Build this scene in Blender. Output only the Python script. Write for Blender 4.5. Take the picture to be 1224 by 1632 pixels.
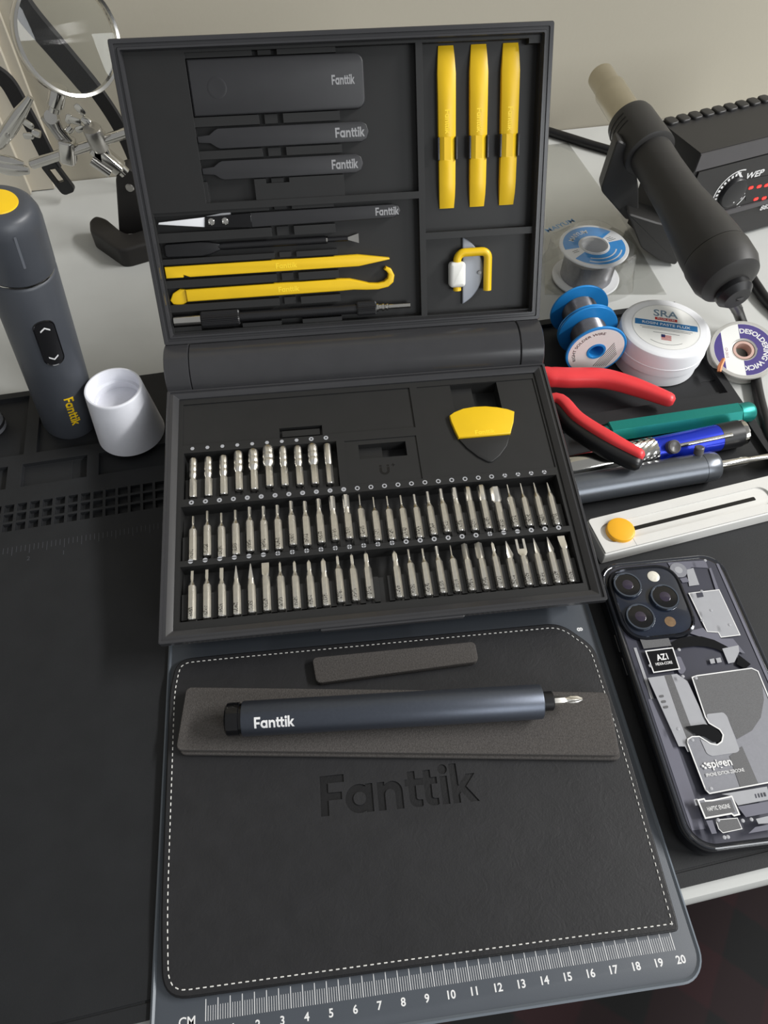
import bpy, bmesh, math, random
from mathutils import Vector, Matrix
random.seed(7)
for o in list(bpy.data.objects): bpy.data.objects.remove(o)
SC = bpy.context.scene
COL = SC.collection
mm = 0.001

# ------------------------------------------------------------ camera, world, lights, exposure
F_PX, CX, CY = 1131.0, 612.0, 816.0
CAM_O = Vector((0, 0, 0.35797))
C_R = Vector((0.99992947, 0.00975106, 0.00677962))
C_U = Vector((-0.0118763, 0.82099456, 0.57081247))
C_F = Vector((0.0, 0.57085273, -0.82105247))
cd = bpy.data.cameras.new('camera'); cam = bpy.data.objects.new('camera', cd); COL.objects.link(cam)
cd.sensor_fit = 'VERTICAL'; cd.sensor_height = 24.0; cd.lens = 24.0 * F_PX / 1632.0
cd.clip_start = 0.01; cd.clip_end = 30
m = Matrix((C_R, C_U, -C_F)).transposed().to_4x4(); m.translation = CAM_O
cam.matrix_world = m
SC.camera = cam

w = bpy.data.worlds.new('room_ambient'); SC.world = w; w.use_nodes = True
bg = w.node_tree.nodes['Background']; bg.inputs[0].default_value = (0.99, 1.0, 1.0, 1); bg.inputs[1].default_value = 0.33

def area(name, loc, target, sx, sy, power, col):
    l = bpy.data.lights.new(name, 'AREA'); l.shape = 'RECTANGLE'; l.size = sx; l.size_y = sy
    l.energy = power; l.color = col
    o = bpy.data.objects.new(name, l); COL.objects.link(o); o.location = loc
    d = (Vector(target) - Vector(loc)).normalized()
    o.rotation_euler = d.to_track_quat('-Z', 'Y').to_euler()
    return o
# a long ceiling lamp running front to back on the right side of the room
KEY = bpy.data.lights.new('ceiling_tube', 'AREA'); KEY.shape = 'RECTANGLE'; KEY.size = 1.45; KEY.size_y = 0.16
KEY.energy = 80; KEY.color = (1.0, 0.99, 0.97)
ko = bpy.data.objects.new('ceiling_tube', KEY); COL.objects.link(ko)
kloc = Vector((2.15, 0.40, 1.72)); kd = (Vector((0.0, 0.25, 0.0)) - kloc).normalized()
kx = (Vector((0, 1, 0)) - kd * kd.y).normalized(); kz = -kd; ky = kz.cross(kx)
km = Matrix((kx, ky, kz)).transposed().to_4x4(); km.translation = kloc; ko.matrix_world = km

# daylight from the room's window to the front right
area('room_window', (1.75, -1.65, 1.05), (0.0, 0.35, 0.0), 1.3, 1.2, 31, (0.95, 0.98, 1.0))

vs = SC.view_settings
vs.view_transform = 'Standard'; vs.look = 'None'; vs.gamma = 1.0; vs.use_curve_mapping = False
vs.exposure = 0.0

# ------------------------------------------------------------ pixel helpers (photo 1224 x 1632)
def ray(px, py): return C_F + C_R * ((px - CX) / F_PX) - C_U * ((py - CY) / F_PX)
def onplane(px, py, P, n):
    d = ray(px, py); return CAM_O + d * ((P - CAM_O).dot(n) / d.dot(n))
def H(px, py, z): return onplane(px, py, Vector((0, 0, z)), Vector((0, 0, 1)))
def HY(px, py, y): return onplane(px, py, Vector((0, y, 0)), Vector((0, 1, 0)))
def HZd(px, py, depth): return CAM_O + ray(px, py) * depth

# ------------------------------------------------------------ materials
def lin(c):
    return tuple(((x / 255.0) / 12.92 if x / 255.0 <= 0.04045 else ((x / 255.0 + 0.055) / 1.055) ** 2.4) for x in c)
MATS = {}
def mat(name, rgb, rough=0.5, metal=0.0, var=0.06, scale=200.0, bump=0.0, bscale=None, spec=0.5, trans=0.0, ior=1.45, coat=0.0, emit=None, estr=0.0, rvar=0.0, detail=3.0):
    if name in MATS: return MATS[name]
    M = bpy.data.materials.new(name); M.use_nodes = True; nt = M.node_tree
    b = nt.nodes['Principled BSDF']; b.inputs['Roughness'].default_value = rough; b.inputs['Metallic'].default_value = metal
    b.inputs['Specular IOR Level'].default_value = spec; b.inputs['IOR'].default_value = ior
    b.inputs['Transmission Weight'].default_value = trans; b.inputs['Coat Weight'].default_value = coat
    c = lin(rgb)
    tc = nt.nodes.new('ShaderNodeTexCoord'); nz = nt.nodes.new('ShaderNodeTexNoise')
    nz.inputs['Scale'].default_value = scale; nz.inputs['Detail'].default_value = detail
    nt.links.new(tc.outputs['Object'], nz.inputs['Vector'])
    rp = nt.nodes.new('ShaderNodeValToRGB')
    rp.color_ramp.elements[0].position = 0.25; rp.color_ramp.elements[1].position = 0.75
    rp.color_ramp.elements[0].color = tuple(x * (1 - var) for x in c) + (1,)
    rp.color_ramp.elements[1].color = tuple(min(1, x * (1 + var)) for x in c) + (1,)
    nt.links.new(nz.outputs['Fac'], rp.inputs['Fac']); nt.links.new(rp.outputs['Color'], b.inputs['Base Color'])
    if rvar:
        mr = nt.nodes.new('ShaderNodeMapRange'); mr.inputs['To Min'].default_value = rough - rvar; mr.inputs['To Max'].default_value = rough + rvar
        nt.links.new(nz.outputs['Fac'], mr.inputs['Value']); nt.links.new(mr.outputs['Result'], b.inputs['Roughness'])
    if bump:
        n2 = nt.nodes.new('ShaderNodeTexNoise'); n2.inputs['Scale'].default_value = bscale or scale * 3; n2.inputs['Detail'].default_value = 4
        nt.links.new(tc.outputs['Object'], n2.inputs['Vector'])
        bp = nt.nodes.new('ShaderNodeBump'); bp.inputs['Strength'].default_value = bump; bp.inputs['Distance'].default_value = 0.0004
        nt.links.new(n2.outputs['Fac'], bp.inputs['Height']); nt.links.new(bp.outputs['Normal'], b.inputs['Normal'])
    if emit:
        b.inputs['Emission Color'].default_value = lin(emit) + (1,); b.inputs['Emission Strength'].default_value = estr
    MATS[name] = M
    return M
def clear_mat(name, tint, gloss=0.12, rough=0.08):
    M = bpy.data.materials.new(name); M.use_nodes = True; nt = M.node_tree
    for n in list(nt.nodes): nt.nodes.remove(n)
    out = nt.nodes.new('ShaderNodeOutputMaterial'); t = nt.nodes.new('ShaderNodeBsdfTransparent'); g = nt.nodes.new('ShaderNodeBsdfGlossy')
    t.inputs[0].default_value = tuple(tint) + (1,); g.inputs['Roughness'].default_value = rough
    tc = nt.nodes.new('ShaderNodeTexCoord'); nz = nt.nodes.new('ShaderNodeTexNoise'); nz.inputs['Scale'].default_value = 60
    nt.links.new(tc.outputs['Object'], nz.inputs['Vector'])
    bp = nt.nodes.new('ShaderNodeBump'); bp.inputs['Strength'].default_value = 0.5; bp.inputs['Distance'].default_value = 0.002
    nt.links.new(nz.outputs['Fac'], bp.inputs['Height']); nt.links.new(bp.outputs['Normal'], g.inputs['Normal'])
    lw = nt.nodes.new('ShaderNodeLayerWeight'); lw.inputs['Blend'].default_value = 0.33
    ad = nt.nodes.new('ShaderNodeMath'); ad.operation = 'MULTIPLY_ADD'; ad.inputs[1].default_value = 0.35; ad.inputs[2].default_value = gloss; nt.links.new(lw.outputs['Facing'], ad.inputs[0]); ad.use_clamp = True
    mx = nt.nodes.new('ShaderNodeMixShader')
    nt.links.new(ad.outputs[0], mx.inputs[0]); nt.links.new(t.outputs[0], mx.inputs[1]); nt.links.new(g.outputs[0], mx.inputs[2])
    nt.links.new(mx.outputs[0], out.inputs[0])
    return M

# ------------------------------------------------------------ mesh helpers
class MB:
    def __init__(s): s.v = []; s.f = []
    def add(s, vs, fs):
        o = len(s.v); s.v.extend([tuple(x) for x in vs]); s.f.extend([tuple(i + o for i in f) for f in fs]); return s
    def loft(s, rings, cap0=True, cap1=True, closed=True):
        n = len(rings[0]); o = len(s.v)
        for r in rings: s.v.extend([tuple(p) for p in r])
        for k in range(len(rings) - 1):
            for i in range(n if closed else n - 1):
                j = (i + 1) % n
                s.f.append((o + k * n + i, o + k * n + j, o + (k + 1) * n + j, o + (k + 1) * n + i))
        if cap0: s.f.append(tuple(o + i for i in reversed(range(n))))
        if cap1: s.f.append(tuple(o + (len(rings) - 1) * n + i for i in range(n)))
        return s
    def box(s, x0, x1, y0, y1, z0, z1):
        return s.loft([[(x0, y0, z0), (x1, y0, z0), (x1, y1, z0), (x0, y1, z0)], [(x0, y0, z1), (x1, y0, z1), (x1, y1, z1), (x0, y1, z1)]])
    def lathe(s, prof, segs=32, o=(0, 0, 0), ax=(0, 0, 1), cap0=True, cap1=True, ref=None):
        """prof: list of (r, h) along axis"""
        a = Vector(ax).normalized(); o = Vector(o)
        e1 = Vector(ref) if ref else a.orthogonal()
        e1 = (e1 - a * e1.dot(a)).normalized(); e2 = a.cross(e1)
        rings = [[o + a * h + (e1 * math.cos(2 * math.pi * i / segs) + e2 * math.sin(2 * math.pi * i / segs)) * max(r, 1e-6) for i in range(segs)] for r, h in prof]
        return s.loft(rings, cap0, cap1)
    def tube(s, pts, r, segs=12, cap=True):
        P = [Vector(p) for p in pts]; n = len(P); rings = []; e1 = None
        for i in range(n):
            t = (P[min(i + 1, n - 1)] - P[max(i - 1, 0)]).normalized()
            if e1 is None: e1 = t.orthogonal().normalized()
            e1 = (e1 - t * e1.dot(t)).normalized(); e2 = t.cross(e1)
            rr = r[i] if isinstance(r, (list, tuple)) else r
            rings.append([P[i] + (e1 * math.cos(2 * math.pi * k / segs) + e2 * math.sin(2 * math.pi * k / segs)) * rr for k in range(segs)])
        return s.loft(rings, cap, cap)
    def slab(s, poly, z0, z1, bev=0.0, bev0=0.0):
        """polygon (ccw, 2D) extruded with rounded upper (and lower) edge"""
        rings = []
        if bev0: rings.append([(x, y, z0) for x, y in inset(poly, bev0)]); rings.append([(x, y, z0 + bev0) for x, y in poly])
        else: rings.append([(x, y, z0) for x, y in poly])
        if bev:
            for a in (0, 30, 60, 90):
                d = bev * (1 - math.cos(math.radians(a))); h = z1 - bev + bev * math.sin(math.radians(a))
                rings.append([(x, y, h) for x, y in inset(poly, d)])
        else: rings.append([(x, y, z1) for x, y in poly])
        return s.loft(rings)
def inset(poly, d):
    if d == 0: return list(poly)
    n = len(poly); out = []
    for i in range(n):
        a, b, c = Vector(poly[i - 1]), Vector(poly[i]), Vector(poly[(i + 1) % n])
        t1 = (b - a); t2 = (c - b)
        if t1.length < 1e-9: t1 = t2
        if t2.length < 1e-9: t2 = t1
        t1 = t1.normalized(); t2 = t2.normalized()
        n1 = Vector((-t1.y, t1.x)); n2 = Vector((-t2.y, t2.x))
        k = n1 + n2
        if k.length < 1e-6: k = n1
        k = k.normalized(); out.append(tuple(b + k * (d / max(0.5, k.dot(n1)))))
    return out
def rrect(x0, x1, y0, y1, r, k=6):
    pts = []
    rs = r if isinstance(r, (list, tuple)) else (r, r, r, r)  # br, tr, tl, bl
    for (cx, cy, a0, rr) in ((x1 - rs[0], y0 + rs[0], -90, rs[0]), (x1 - rs[1], y1 - rs[1], 0, rs[1]), (x0 + rs[2], y1 - rs[2], 90, rs[2]), (x0 + rs[3], y0 + rs[3], 180, rs[3])):
        for i in range(k + 1):
            a = math.radians(a0 + 90 * i / k); pts.append((cx + rr * math.cos(a), cy + rr * math.sin(a)))
    return pts
def roundpoly(poly, r, k=5):
    """round every corner of a ccw polygon"""
    out = []; n = len(poly)
    for i in range(n):
        a, b, c = Vector(poly[i - 1]), Vector(poly[i]), Vector(poly[(i + 1) % n])
        rr = r[i] if isinstance(r, (list, tuple)) else r
        d1 = (a - b); d2 = (c - b); L = min(rr, d1.length * 0.45, d2.length * 0.45)
        if L < 1e-7: out.append(tuple(b)); continue
        p = b + d1.normalized() * L; q = b + d2.normalized() * L
        for j in range(k + 1):
            t = j / k; out.append(tuple(p * (1 - t) ** 2 + b * 2 * t * (1 - t) + q * t * t))
    return out
def heightfield(x0, x1, y0, y1, lev, rects, bottom=None):
    xs = {x0, x1}; ys = {y0, y1}
    for a, b, c, d, l in rects:
        xs |= {min(max(a, x0), x1), min(max(b, x0), x1)}; ys |= {min(max(c, y0), y1), min(max(d, y0), y1)}
    xs = sorted(xs); ys = sorted(ys)
    def L(i, j):
        if i < 0 or j < 0 or i >= len(xs) - 1 or j >= len(ys) - 1: return bottom
        cx = (xs[i] + xs[i + 1]) / 2; cy = (ys[j] + ys[j + 1]) / 2; r = lev
        for a, b, c, d, l in rects:
            if a < cx < b and c < cy < d: r = l
        return r
    G = [[L(i, j) for j in range(len(ys) - 1)] for i in range(len(xs) - 1)]
    mb = MB(); idx = {}
    def V(x, y, z):
        k = (x, y, z)
        if k not in idx: idx[k] = len(mb.v); mb.v.append(k)
        return idx[k]
    def g(i, j):
        if i < 0 or j < 0 or i >= len(xs) - 1 or j >= len(ys) - 1: return bottom
        return G[i][j]
    for i in range(len(xs) - 1):
        for j in range(len(ys) - 1):
            z = G[i][j]; X0, X1, Y0, Y1 = xs[i], xs[i + 1], ys[j], ys[j + 1]
            mb.f.append((V(X0, Y0, z), V(X1, Y0, z), V(X1, Y1, z), V(X0, Y1, z)))
            for (di, dj, A, B) in ((1, 0, (X1, Y0), (X1, Y1)), (0, 1, (X1, Y1), (X0, Y1)), (-1, 0, (X0, Y1), (X0, Y0)), (0, -1, (X0, Y0), (X1, Y0))):
                q = g(i + di, j + dj)
                if q is not None and q < z:
                    mb.f.append((V(A[0], A[1], q), V(B[0], B[1], q), V(B[0], B[1], z), V(A[0], A[1], z)))
    if bottom is not None:
        mb.f.append((V(x0, y0, bottom), V(x0, y1, bottom), V(x1, y1, bottom), V(x1, y0, bottom)))
    return mb
def obj(name, mb, material, parent=None, smooth=35, matrix=None):
    me = bpy.data.meshes.new(name); me.from_pydata(mb.v, [], mb.f); me.update()
    bm = bmesh.new(); bm.from_mesh(me); bmesh.ops.recalc_face_normals(bm, faces=bm.faces); bm.to_mesh(me); bm.free()
    if smooth:
        me.polygons.foreach_set('use_smooth', [True] * len(me.polygons)); me.set_sharp_from_angle(angle=math.radians(smooth))
    if material: me.materials.append(material)
    o = bpy.data.objects.new(name, me); COL.objects.link(o)
    if parent: o.parent = parent
    if matrix is not None: o.matrix_local = matrix
    return o
def bev(o, w, seg=2):
    m_ = o.modifiers.new('soft_edges', 'BEVEL'); m_.width = w; m_.segments = seg; m_.limit_method = 'ANGLE'; m_.angle_limit = math.radians(40); m_.harden_normals = False
    return o
def tag(o, label=None, cat=None, group=None, kind=None):
    if label: o['label'] = label
    if cat: o['category'] = cat
    if group: o['group'] = group
    if kind: o['kind'] = kind
    return o
def thing(name, label, cat, matrix=None, group=None):
    o = bpy.data.objects.new(name, None); COL.objects.link(o); o.empty_display_size = 0.01
    if matrix is not None: o.matrix_world = matrix
    return tag(o, label, cat, group)
def frame(o, x, y, z=None):
    x = Vector(x).normalized(); y = Vector(y); y = (y - x * y.dot(x)).normalized(); z = x.cross(y)
    M = Matrix((x, y, z)).transposed().to_4x4(); M.translation = Vector(o); return M
def _arc(cx, cy, r, a0, a1, k=14): return [(cx + r * math.cos(math.radians(a0 + (a1 - a0) * i / k)), cy + r * math.sin(math.radians(a0 + (a1 - a0) * i / k))) for i in range(k + 1)]
def logo_loops():
    L = []; x = 0.0
    def put(l): L.append([(x + p[0], p[1]) for p in l])
    put([(0, 0), (.3, 0), (.3, .53), (.80, .53), (.80, .80), (.3, .80), (.3, 1.14), (.90, 1.14), (.90, 1.42), (0, 1.42)]); x += .93
    put([(1.02, 0), (1.02, 1), (.75, 1), (.75, .925)] + _arc(.5, .5, .51, 60, 300, 26) + [(.75, .075), (.75, 0)]); put(list(reversed(_arc(.52, .5, .235, 0, 345, 23)))); x += 1.19
    put([(0, 0), (.28, 0), (.28, .50)] + _arc(.47, .54, .19, 180, 0, 10) + [(.66, 0), (.94, 0), (.94, .58)] + _arc(.55, .62, .39, 0, 95, 10) + [(.36, .96), (.28, .88), (.28, 1), (0, 1)]); x += 1.04
    put([(.13, .76), (.13, .30)] + _arc(.41, .28, .28, 180, 262, 6) + [(.56, 0), (.62, .04), (.62, .25), (.50, .25)] + _arc(.47, .33, .07, 260, 180, 4) + [(.41, .76), (.72, .76), (.72, .30)] + _arc(1.0, .28, .28, 180, 262, 6) + [(1.15, 0), (1.21, .04), (1.21, .25), (1.09, .25)] + _arc(1.06, .33, .07, 260, 180, 4) + [(1.0, .76), (1.22, .76), (1.22, 1), (1.0, 1), (1.0, 1.28), (.72, 1.28), (.72, 1), (.41, 1), (.41, 1.28), (.13, 1.28), (.13, 1), (0, 1), (0, .76)]); x += 1.33
    put([(0, 0), (.28, 0), (.28, 1), (0, 1)]); put(_arc(.14, 1.25, .18, 0, 345, 20)); x += .40
    put([(0, 0), (.28, 0), (.28, .30), (.36, .38), (.64, 0), (.98, 0), (.56, .56), (.94, 1), (.60, 1), (.28, .62), (.28, 1.42), (0, 1.42)])
    return L
def logo_data(size, ext=0.0):
    k = size * .72 / 1.42; cu = bpy.data.curves.new('logo', 'CURVE'); cu.dimensions = '2D'; cu.fill_mode = 'BOTH'; cu.extrude = ext
    for l in logo_loops():
        sp = cu.splines.new('POLY'); sp.points.add(len(l) - 1); sp.use_cyclic_u = True
        for q, p in zip(sp.points, l): q.co = (p[0] * k, p[1] * k, 0, 1)
    o = bpy.data.objects.new('logo', cu); COL.objects.link(o)
    me = bpy.data.meshes.new_from_object(o.evaluated_get(bpy.context.evaluated_depsgraph_get())); bpy.data.objects.remove(o); bpy.data.curves.remove(cu)
    bm = bmesh.new(); bm.from_mesh(me); bmesh.ops.remove_doubles(bm, verts=bm.verts, dist=size * 1e-4)
    for j in range(1, 14): bmesh.ops.bisect_plane(bm, geom=bm.verts[:] + bm.edges[:] + bm.faces[:], plane_co=(0, 1.43 * k * j / 14, 0), plane_no=(0, 1, 0))
    bm.to_mesh(me); bm.free()
    vs = [tuple(v.co) for v in me.vertices]; fs = [tuple(p.vertices) for p in me.polygons]; bpy.data.meshes.remove(me)
    return vs, fs
def text_data(body, size, align='CENTER', bold=0.0, ext=0.0, spacing=1.0):
    cu = bpy.data.curves.new('txt', 'FONT'); cu.body = body; cu.size = size; cu.align_x = align; cu.align_y = 'CENTER'
    cu.offset = bold * size; cu.extrude = ext; cu.resolution_u = 3; cu.space_character = spacing
    o = bpy.data.objects.new('txt', cu); COL.objects.link(o)
    dg = bpy.context.evaluated_depsgraph_get(); me = bpy.data.meshes.new_from_object(o.evaluated_get(dg))
    vs = [tuple(v.co) for v in me.vertices]; fs = [tuple(p.vertices) for p in me.polygons]
    bpy.data.objects.remove(o); bpy.data.curves.remove(cu); bpy.data.meshes.remove(me)
    return vs, fs
def text_obj(name, body, size, material, parent, M=None, width=None, bold=0.0, ext=0.00004, warp=None, spacing=1.0):
    vs, fs = logo_data(size, ext) if body == 'Fanttik' else text_data(body, size, 'CENTER', bold, ext, spacing)
    if not width and body == 'Fanttik': width = size * 3.0
    if width:
        xs = [v[0] for v in vs]; k = width / (max(xs) - min(xs)); c = (max(xs) + min(xs)) / 2
        vs = [((v[0] - c) * k, v[1], v[2]) for v in vs]
    ys = [v[1] for v in vs]; cy = (max(ys) + min(ys)) / 2; vs = [(v[0], v[1] - cy, v[2]) for v in vs]
    if warp: vs = [warp(*v) for v in vs]
    mb = MB(); mb.v = vs; mb.f = fs
    me = bpy.data.meshes.new(name); me.from_pydata(vs, [], fs); me.update(); me.materials.append(material)
    o = bpy.data.objects.new(name, me); COL.objects.link(o); o.parent = parent
    if M is not None: o.matrix_local = M
    return o
def T3(x, y, z, rz=0): return Matrix.Translation((x, y, z)) @ Matrix.Rotation(rz, 4, 'Z')

M_WALL = mat('wall_paint', (176, 170, 155), 0.85, var=0.02, scale=6, bump=0.15, bscale=300)
M_TRIM = mat('trim_paint', (196, 189, 174), 0.5, var=0.02, scale=10)
M_DESK = mat('white_laminate', (190, 191, 188), 0.38, var=0.03, scale=30, rvar=0.05)
M_FLOOR = mat('dark_carpet', (20, 18, 19), 0.95, var=0.4, scale=120, bump=0.6, bscale=900)
M_SIL = mat('black_silicone', (33, 34, 36), 0.58, var=0.10, scale=60, bump=0.12, bscale=1500, spec=0.35)
M_GREY = mat('slate_grey_rubber', (72, 77, 84), 0.46, var=0.03, scale=40, bump=0.06, bscale=2500)
M_CASE = mat('charcoal_plastic', (55, 55, 57), 0.21, var=0.05, scale=80, bump=0.01, bscale=3500, spec=0.55)
M_CASED = mat('black_plastic', (38, 38, 38), 0.42, var=0.05, scale=80, bump=0.02, bscale=3500, spec=0.4)
M_BLACK = mat('satin_black', (26, 26, 28), 0.38, var=0.08, scale=100)
M_GLOSSB = mat('gloss_black', (16, 16, 18), 0.12, var=0.05, scale=60)
M_YEL = mat('yellow_plastic', (232, 190, 26), 0.38, var=0.04, scale=60)
M_AMBER = mat('amber_plastic', (240, 176, 38), 0.35, var=0.03, scale=60)
M_WHITE = mat('white_plastic', (232, 233, 236), 0.45, var=0.02, scale=60)
M_PRINT = mat('white_print', (225, 225, 225), 0.55, var=0.02, scale=200)
M_PRINTG = mat('grey_print', (165, 166, 170), 0.5, var=0.04, scale=200)
M_BIT = mat('nickel_steel', (246, 243, 236), 0.29, metal=1.0, var=0.04, scale=500)
M_CHROME = mat('chrome', (205, 203, 198), 0.13, metal=1.0, var=0.05, scale=80)
M_STEEL = mat('brushed_steel', (178, 176, 172), 0.32, metal=1.0, var=0.06, scale=300)

# ------------------------------------------------------------ room shell and desk
YB = 0.21615                                   # desk yaw
BU = Vector((math.cos(YB), math.sin(YB), 0)); BW = Vector((-math.sin(YB), math.cos(YB), 0))
Z_SIL, Z_DESK, Z_FLOOR = -0.0015, -0.006, -0.746
DESKM = frame((0, 0, 0), BU, BW)
mb = MB(); mb.box(-2.2, 2.2, 0.668, 0.77, Z_FLOOR, 1.3)
tag(obj('wall_back', mb, M_WALL, matrix=DESKM), kind='structure')
mb = MB(); mb.box(-2.2, 2.2, -1.6, 0.77, Z_FLOOR - 0.05, Z_FLOOR)
tag(obj('floor', mb, M_FLOOR, matrix=DESKM), kind='structure')
# vertical casing on the wall behind the helping hand
mb = MB()
mb.slab([(-0.46, 0.60), (-0.222, 0.60), (-0.222, 0.668), (-0.46, 0.668)], Z_DESK, 0.9)
mb2 = MB(); tx0 = HY(12, 150, 0.62).dot(BU)
mb2.box(tx0 - 0.20, tx0 - 0.008, 0.650, 0.668, Z_DESK + 0.001, 1.2).box(tx0 - 0.008, tx0 + 0.012, 0.656, 0.668, Z_DESK + 0.001, 1.2).box(tx0 + 0.012, tx0 + 0.020, 0.662, 0.668, Z_DESK + 0.001, 1.2)
tag(obj('trim_1', mb2, M_TRIM, matrix=DESKM), kind='structure')

DF = 0.0085                                    # desk front edge (along BW)
desk = thing('desk', 'white laminate desk with rounded front edge under the black mat', 'desk', frame((0, 0, Z_FLOOR), BU, BW))
zt = Z_DESK - Z_FLOOR
mb = MB()
prof = [(0.667, zt), (0.667, zt - 0.025), (DF + 0.006, zt - 0.025), (DF + 0.001, zt - 0.022), (DF - 0.0005, zt - 0.010), (DF, zt - 0.004), (DF + 0.0015, zt - 0.001), (DF + 0.004, zt)]
mb.loft([[(-0.75, y, z) for y, z in prof], [(0.85, y, z) for y, z in prof]])
obj('tabletop', mb, M_DESK, desk)
for sx in (-0.70, 0.76):
    for sy in (0.06, 0.60):
        mb = MB(); mb.box(sx, sx + 0.04, sy, sy + 0.04, 0, zt - 0.0252); obj('leg', mb, M_DESK, desk)

# ------------------------------------------------------------ plaid cloth on a seat below the desk
def plaid():
    M = bpy.data.materials.new('plaid_flannel'); M.use_nodes = True; nt = M.node_tree; b = nt.nodes['Principled BSDF']; b.inputs['Roughness'].default_value = 0.95
    tc = nt.nodes.new('ShaderNodeTexCoord'); mp = nt.nodes.new('ShaderNodeMapping'); mp.inputs['Rotation'].default_value = (0, 0, 0.55)
    nt.links.new(tc.outputs['Object'], mp.inputs['Vector'])
    ws = []
    for d in ('X', 'Y'):
        wv = nt.nodes.new('ShaderNodeTexWave'); wv.bands_direction = d; wv.inputs['Scale'].default_value = 4.0; wv.inputs['Distortion'].default_value = 0.4
        nt.links.new(mp.outputs[0], wv.inputs['Vector'])
        r = nt.nodes.new('ShaderNodeValToRGB'); r.color_ramp.elements[0].position = 0.45; r.color_ramp.elements[1].position = 0.55
        nt.links.new(wv.outputs['Fac'], r.inputs[0]); ws.append(r)
    ml = nt.nodes.new('ShaderNodeMix'); ml.data_type = 'RGBA'; ml.blend_type = 'MIX'; ml.inputs[0].default_value = 0.5
    nt.links.new(ws[0].outputs[0], ml.inputs[6]); nt.links.new(ws[1].outputs[0], ml.inputs[7])
    rp = nt.nodes.new('ShaderNodeValToRGB')
    rp.color_ramp.elements[0].color = lin((9, 9, 10)) + (1,); rp.color_ramp.elements[1].color = lin((34, 10, 14)) + (1,)
    nt.links.new(ml.outputs[2], rp.inputs[0])
    nt.links.new(rp.outputs[0], b.inputs['Base Color'])
    return M
stool = thing('stool', 'dark stool with padded seat below the front edge of the desk', 'stool', Matrix.Translation((0.10, -0.12, Z_FLOOR)))
mb = MB(); mb.slab(rrect(-0.42, 0.42, -0.28, 0.28, 0.05), 0.38, 0.44, 0.01, 0.01); obj('seat', mb, M_BLACK, stool)
for sx in (-0.34, 0.31):
    for sy in (-0.22, 0.19):
        mb = MB(); mb.box(sx, sx + 0.03, sy, sy + 0.03, 0, 0.38); obj('leg', mb, M_BLACK, stool)
mb = MB(); N = 40
def clz(x, y):
    h = 0.014 + 0.010 * math.sin(16 * x + 3 * y) * math.cos(9 * y - 5 * x) + 0.006 * math.sin(31 * x - 22 * y)
    return 0.4402 + max(h, 0.0)
for i in range(N + 1):
    for j in range(N + 1):
        x = -0.40 + 0.80 * i / N; y = -0.27 + 0.54 * j / N; mb.v.append((x, y, clz(x, y)))
for i in range(N):
    for j in range(N):
        a = i * (N + 1) + j; mb.f.append((a, a + N + 1, a + N + 2, a + 1))
pl = obj('plaid_blanket', mb, plaid(), matrix=Matrix.Translation((0.10, -0.12, Z_FLOOR)), smooth=180)
md = pl.modifiers.new('thick', 'SOLIDIFY'); md.thickness = 0.003; md.offset = 1
tag(pl, 'dark red and black plaid cloth below the desk edge', 'blanket')

# ------------------------------------------------------------ silicone soldering mat
sil = thing('soldering_mat', 'black silicone soldering mat with moulded compartments and grid lying on desk', 'mat', frame((0, 0, Z_DESK), BU, BW))
t0 = Z_SIL - Z_DESK; lo = t0 - 0.0034
R = []
def rec(a, b, c, d, l=lo): R.append((a * mm, b * mm, c * mm, d * mm, l))
rec(-228, -167, 336, 389.5); rec(-159, -117, 336, 389.5)
rec(-228, -176, 309, 327.5); rec(-167, -126.5, 309, 327.5); rec(-119, -70, 309, 327.5)
for r_ in range(3):
    for c_ in range(27):
        s0 = -228.6 + 7.62 * c_
        if s0 + 6 > -30: continue
        rec(s0, s0 + 5.8, 275.6 + 7.3 * r_ , 281.2 + 7.3 * r_, t0 - 0.0030)
rec(128, 311, 296, 389); rec(150, 311, 216, 285); rec(300, 311, 300, 312, t0 - 0.0042); rec(-137, -127.6, 310, 327, t0 - 0.0042)
R.append((-0.229, 0.311, 0.0205, 0.0215, t0 - 0.0006))
mb = heightfield(-0.234, 0.317, 0.0145, 0.3945, t0, R, 0.0)
bev(obj('sheet', mb, M_SIL, sil, smooth=0), 0.0004)
mb = MB()                                       # moulded ruler
for k in range(60):
    s = -0.228 + 0.0025 * k
    if s > -0.07: break
    L = 0.0062 if k % 4 == 0 else 0.0042
    mb.box(s, s + 0.0003, 0.2635 - L, 0.2635, t0, t0 + 0.00012)
tag(obj('ruler_marks', mb, mat('silicone_relief', (62, 63, 68), 0.5), sil, smooth=0), kind='stuff')
for k in range(3):
    text_obj('ruler_number', str(k + 1), 0.004, MATS['silicone_relief'], sil, T3(-0.138 - 0.02 * k, 0.2535, t0 + 0.0001))

# ------------------------------------------------------------ grey ruler mat
YA = 0.134865
AU = Vector((math.cos(YA), math.sin(YA), 0)); AW = Vector((-math.sin(YA), math.cos(YA), 0))
gm = thing('ruler_mat', 'slate grey rubber mat with printed centimetre ruler, hanging over desk edge', 'mat', frame((-0.07156, 0.00147, Z_SIL), AU, AW))
mb = MB(); mb.slab(rrect(-0.0221, 0.2102, -0.0196, 0.245, 0.011, 8), 0, 0.0015, 0.0009)
obj('pad', mb, M_GREY, gm)
mb = MB(); outer = rrect(-0.0226, 0.2107, -0.0201, 0.2455, 0.0115, 8)
o1 = outer; o2 = inset(outer, 0.0009); o3 = inset(outer, 0.0019)
rings = [[(x, y, 0.0002) for x, y in o1], [(x, y, 0.0016) for x, y in o1], [(x, y, 0.0022) for x, y in o2], [(x, y, 0.00155) for x, y in o3], [(x, y, 0.0002) for x, y in o3]]
mb.loft(rings, False, False); n = len(o1)
for i in range(n): mb.f.append((i, (i + 1) % n, 4 * n + (i + 1) % n, 4 * n + i))
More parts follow.
